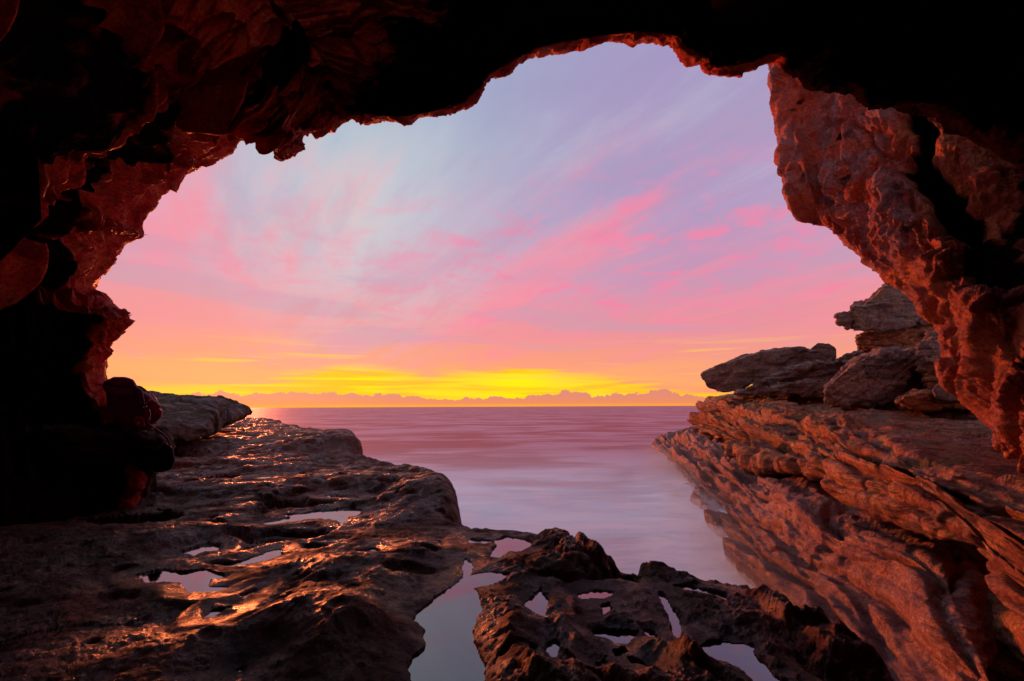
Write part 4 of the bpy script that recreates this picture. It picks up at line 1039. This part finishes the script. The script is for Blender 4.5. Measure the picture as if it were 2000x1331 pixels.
bm_o = hull_rock('bottle', [slab([(304, 802), (311, 797), (316, 803), (315, 812), (306, 812)], 4.70, 4.76, (0, 0), .8)], F_ORG, .005, lambda c, n: n[:, 0] * 0, 4)
bm_o.parent = pk; bm_o.matrix_parent_inverse = Matrix.Translation(-Vector(pk.location))
fwd = (0, 1, .1)
py_mesh('strap', strapmesh([P(266, 757, 4.70), P(276, 764, 4.66), P(282, 770, 4.64), P(296, 782, 4.63), P(308, 791, 4.64), P(314, 796, 4.66)], .022, .004, fwd), F_STR, pk)
py_mesh('strap', strapmesh([P(284, 766, 4.66), P(296, 776, 4.64), P(306, 786, 4.64), P(313, 793, 4.66)], .009, .004, fwd), F_STR, pk)
py_mesh('strap', strapmesh([P(205, 748, 4.74), P(220, 754, 4.72), P(240, 756, 4.71), P(262, 755, 4.72)], .012, .004, fwd), F_BLK, pk)
py_mesh('cord', tube([P(278, 766, 4.63), P(281, 778, 4.61), P(282, 790, 4.60)], .0035, 6), F_STR, pk)
py_mesh('cord', tube([P(296, 780, 4.62), P(288, 784, 4.60), P(284, 791, 4.60)], .0035, 6), F_STR, pk)
py_mesh('cord', tube([P(292, 800, 4.66), P(294, 808, 4.64), P(293, 816, 4.64), P(290, 820, 4.64)], .0035, 6), F_STR, pk)
py_mesh('cord', tube([P(312, 792, 4.64), P(318, 796, 4.62), P(324, 802, 4.61)], .0035, 6), F_BLK, pk)
c0 = Vector(P(283, 795, 4.60))
py_mesh('ring', tube([c0 + Vector((math.cos(a), 0, math.sin(a))) * .015 for a in np.linspace(0, 2 * math.pi, 14, endpoint=False)], .0035, 6, True), F_MET, pk)
c0 = Vector(P(268, 828, 4.68))
py_mesh('buckle', tube([c0 + Vector((math.cos(a), 0, math.sin(a))) * .013 for a in np.linspace(0, 2 * math.pi, 12, endpoint=False)], .005, 6, True), F_STR, pk)
c0 = Vector(P(289, 818, 4.64))
py_mesh('buckle', strapmesh([c0, c0 + Vector((.02, 0, -.01))], .025, .01, fwd), F_STR, pk, False)
py_mesh('pole', tube([P(286, 824, 4.56), P(296, 833, 4.50), P(311, 846, 4.42)], [.006, .007, .007]), F_MET, pk)
bag = bpy.data.objects.new('camera_bag', None); C.objects.link(bag); bag.location = P(320, 915, 4.35)
tagit(bag, 'small smooth black bag hanging over the edge of the dark left ledge', 'bag')
b1 = hull_rock('body', [slab([(322, 866), (336, 876), (339, 900), (337, 914), (328, 919), (310, 922), (300, 917), (306, 900), (314, 880)], 4.30, 4.5, (0, 0), .9)], F_BLK, .008, cloth, 10)
b1.parent = bag; b1.matrix_parent_inverse = Matrix.Translation(-Vector(bag.location))
py_mesh('strap', strapmesh([P(289, 828, 4.52), P(303, 838, 4.40), P(318, 848, 4.36), P(328, 858, 4.33), P(332, 872, 4.32)], .018, .004, fwd), F_PNK, bag)
# ------------------------------------------------------------------ spray hanging over the waterline on the right
def mist():
    m = bpy.data.materials.new('sea_mist'); m.use_nodes = True
    T = NT(m.node_tree); T.n.clear()
    o = T.n.new('ShaderNodeOutputMaterial'); v = T.n.new('ShaderNodeVolumePrincipled')
    pos = T.n.new('ShaderNodeNewGeometry').outputs['Position']
    pos = T.n.new('ShaderNodeTexCoord').outputs['Object']
    x, y, z = T.sep(pos)
    xs = T.m('ADD', 2.7, T.m('MULTIPLY', y, .235))
    q = T.m('DIVIDE', T.m('SUBTRACT', x, T.m('SUBTRACT', xs, .6)), .8)
    a = T.m('POWER', 2.718, T.m('MULTIPLY', T.m('MULTIPLY', q, q), -1.0))
    hz = T.m('POWER', 2.718, T.m('DIVIDE', T.m('SUBTRACT', SEA, z), .24))
    n = T.noise(T.v('MULTIPLY', pos, (1, .5, 1.6)), .9, 3, .55, .4)
    dn = T.m('MULTIPLY', T.m('MULTIPLY', a, hz), T.ss(n, .36, .66, .15, 1.3))
    dn = T.m('MULTIPLY', dn, T.ss(y, 34, 18))
    T.put(v.inputs['Density'], T.m('MULTIPLY', dn, .8)); T.put(v.inputs['Color'], (.74, .92, 1.0))
    T.l.new(v.outputs[0], o.inputs['Volume'])
    return m
vs = [(-1, 5.5), (5.6, 5.5), (13, 34), (4, 34)]
bm = bmesh.new()
lo = [bm.verts.new((x, y, SEA + .006)) for x, y in vs]; hi = [bm.verts.new((x, y, SEA + 1.5)) for x, y in vs]
bm.faces.new(lo[::-1]); bm.faces.new(hi)
for i in range(4): bm.faces.new((lo[i], lo[(i + 1) % 4], hi[(i + 1) % 4], hi[i]))
me = bpy.data.meshes.new('sea_mist'); bm.to_mesh(me); bm.free(); me.materials.append(mist())
o = bpy.data.objects.new('sea_mist', me); C.objects.link(o)
tagit(o, 'pale drifting spray over the water beside the right cliff', kind='stuff')
cy.volume_step_rate = 2.0
cy.volume_max_steps = 96
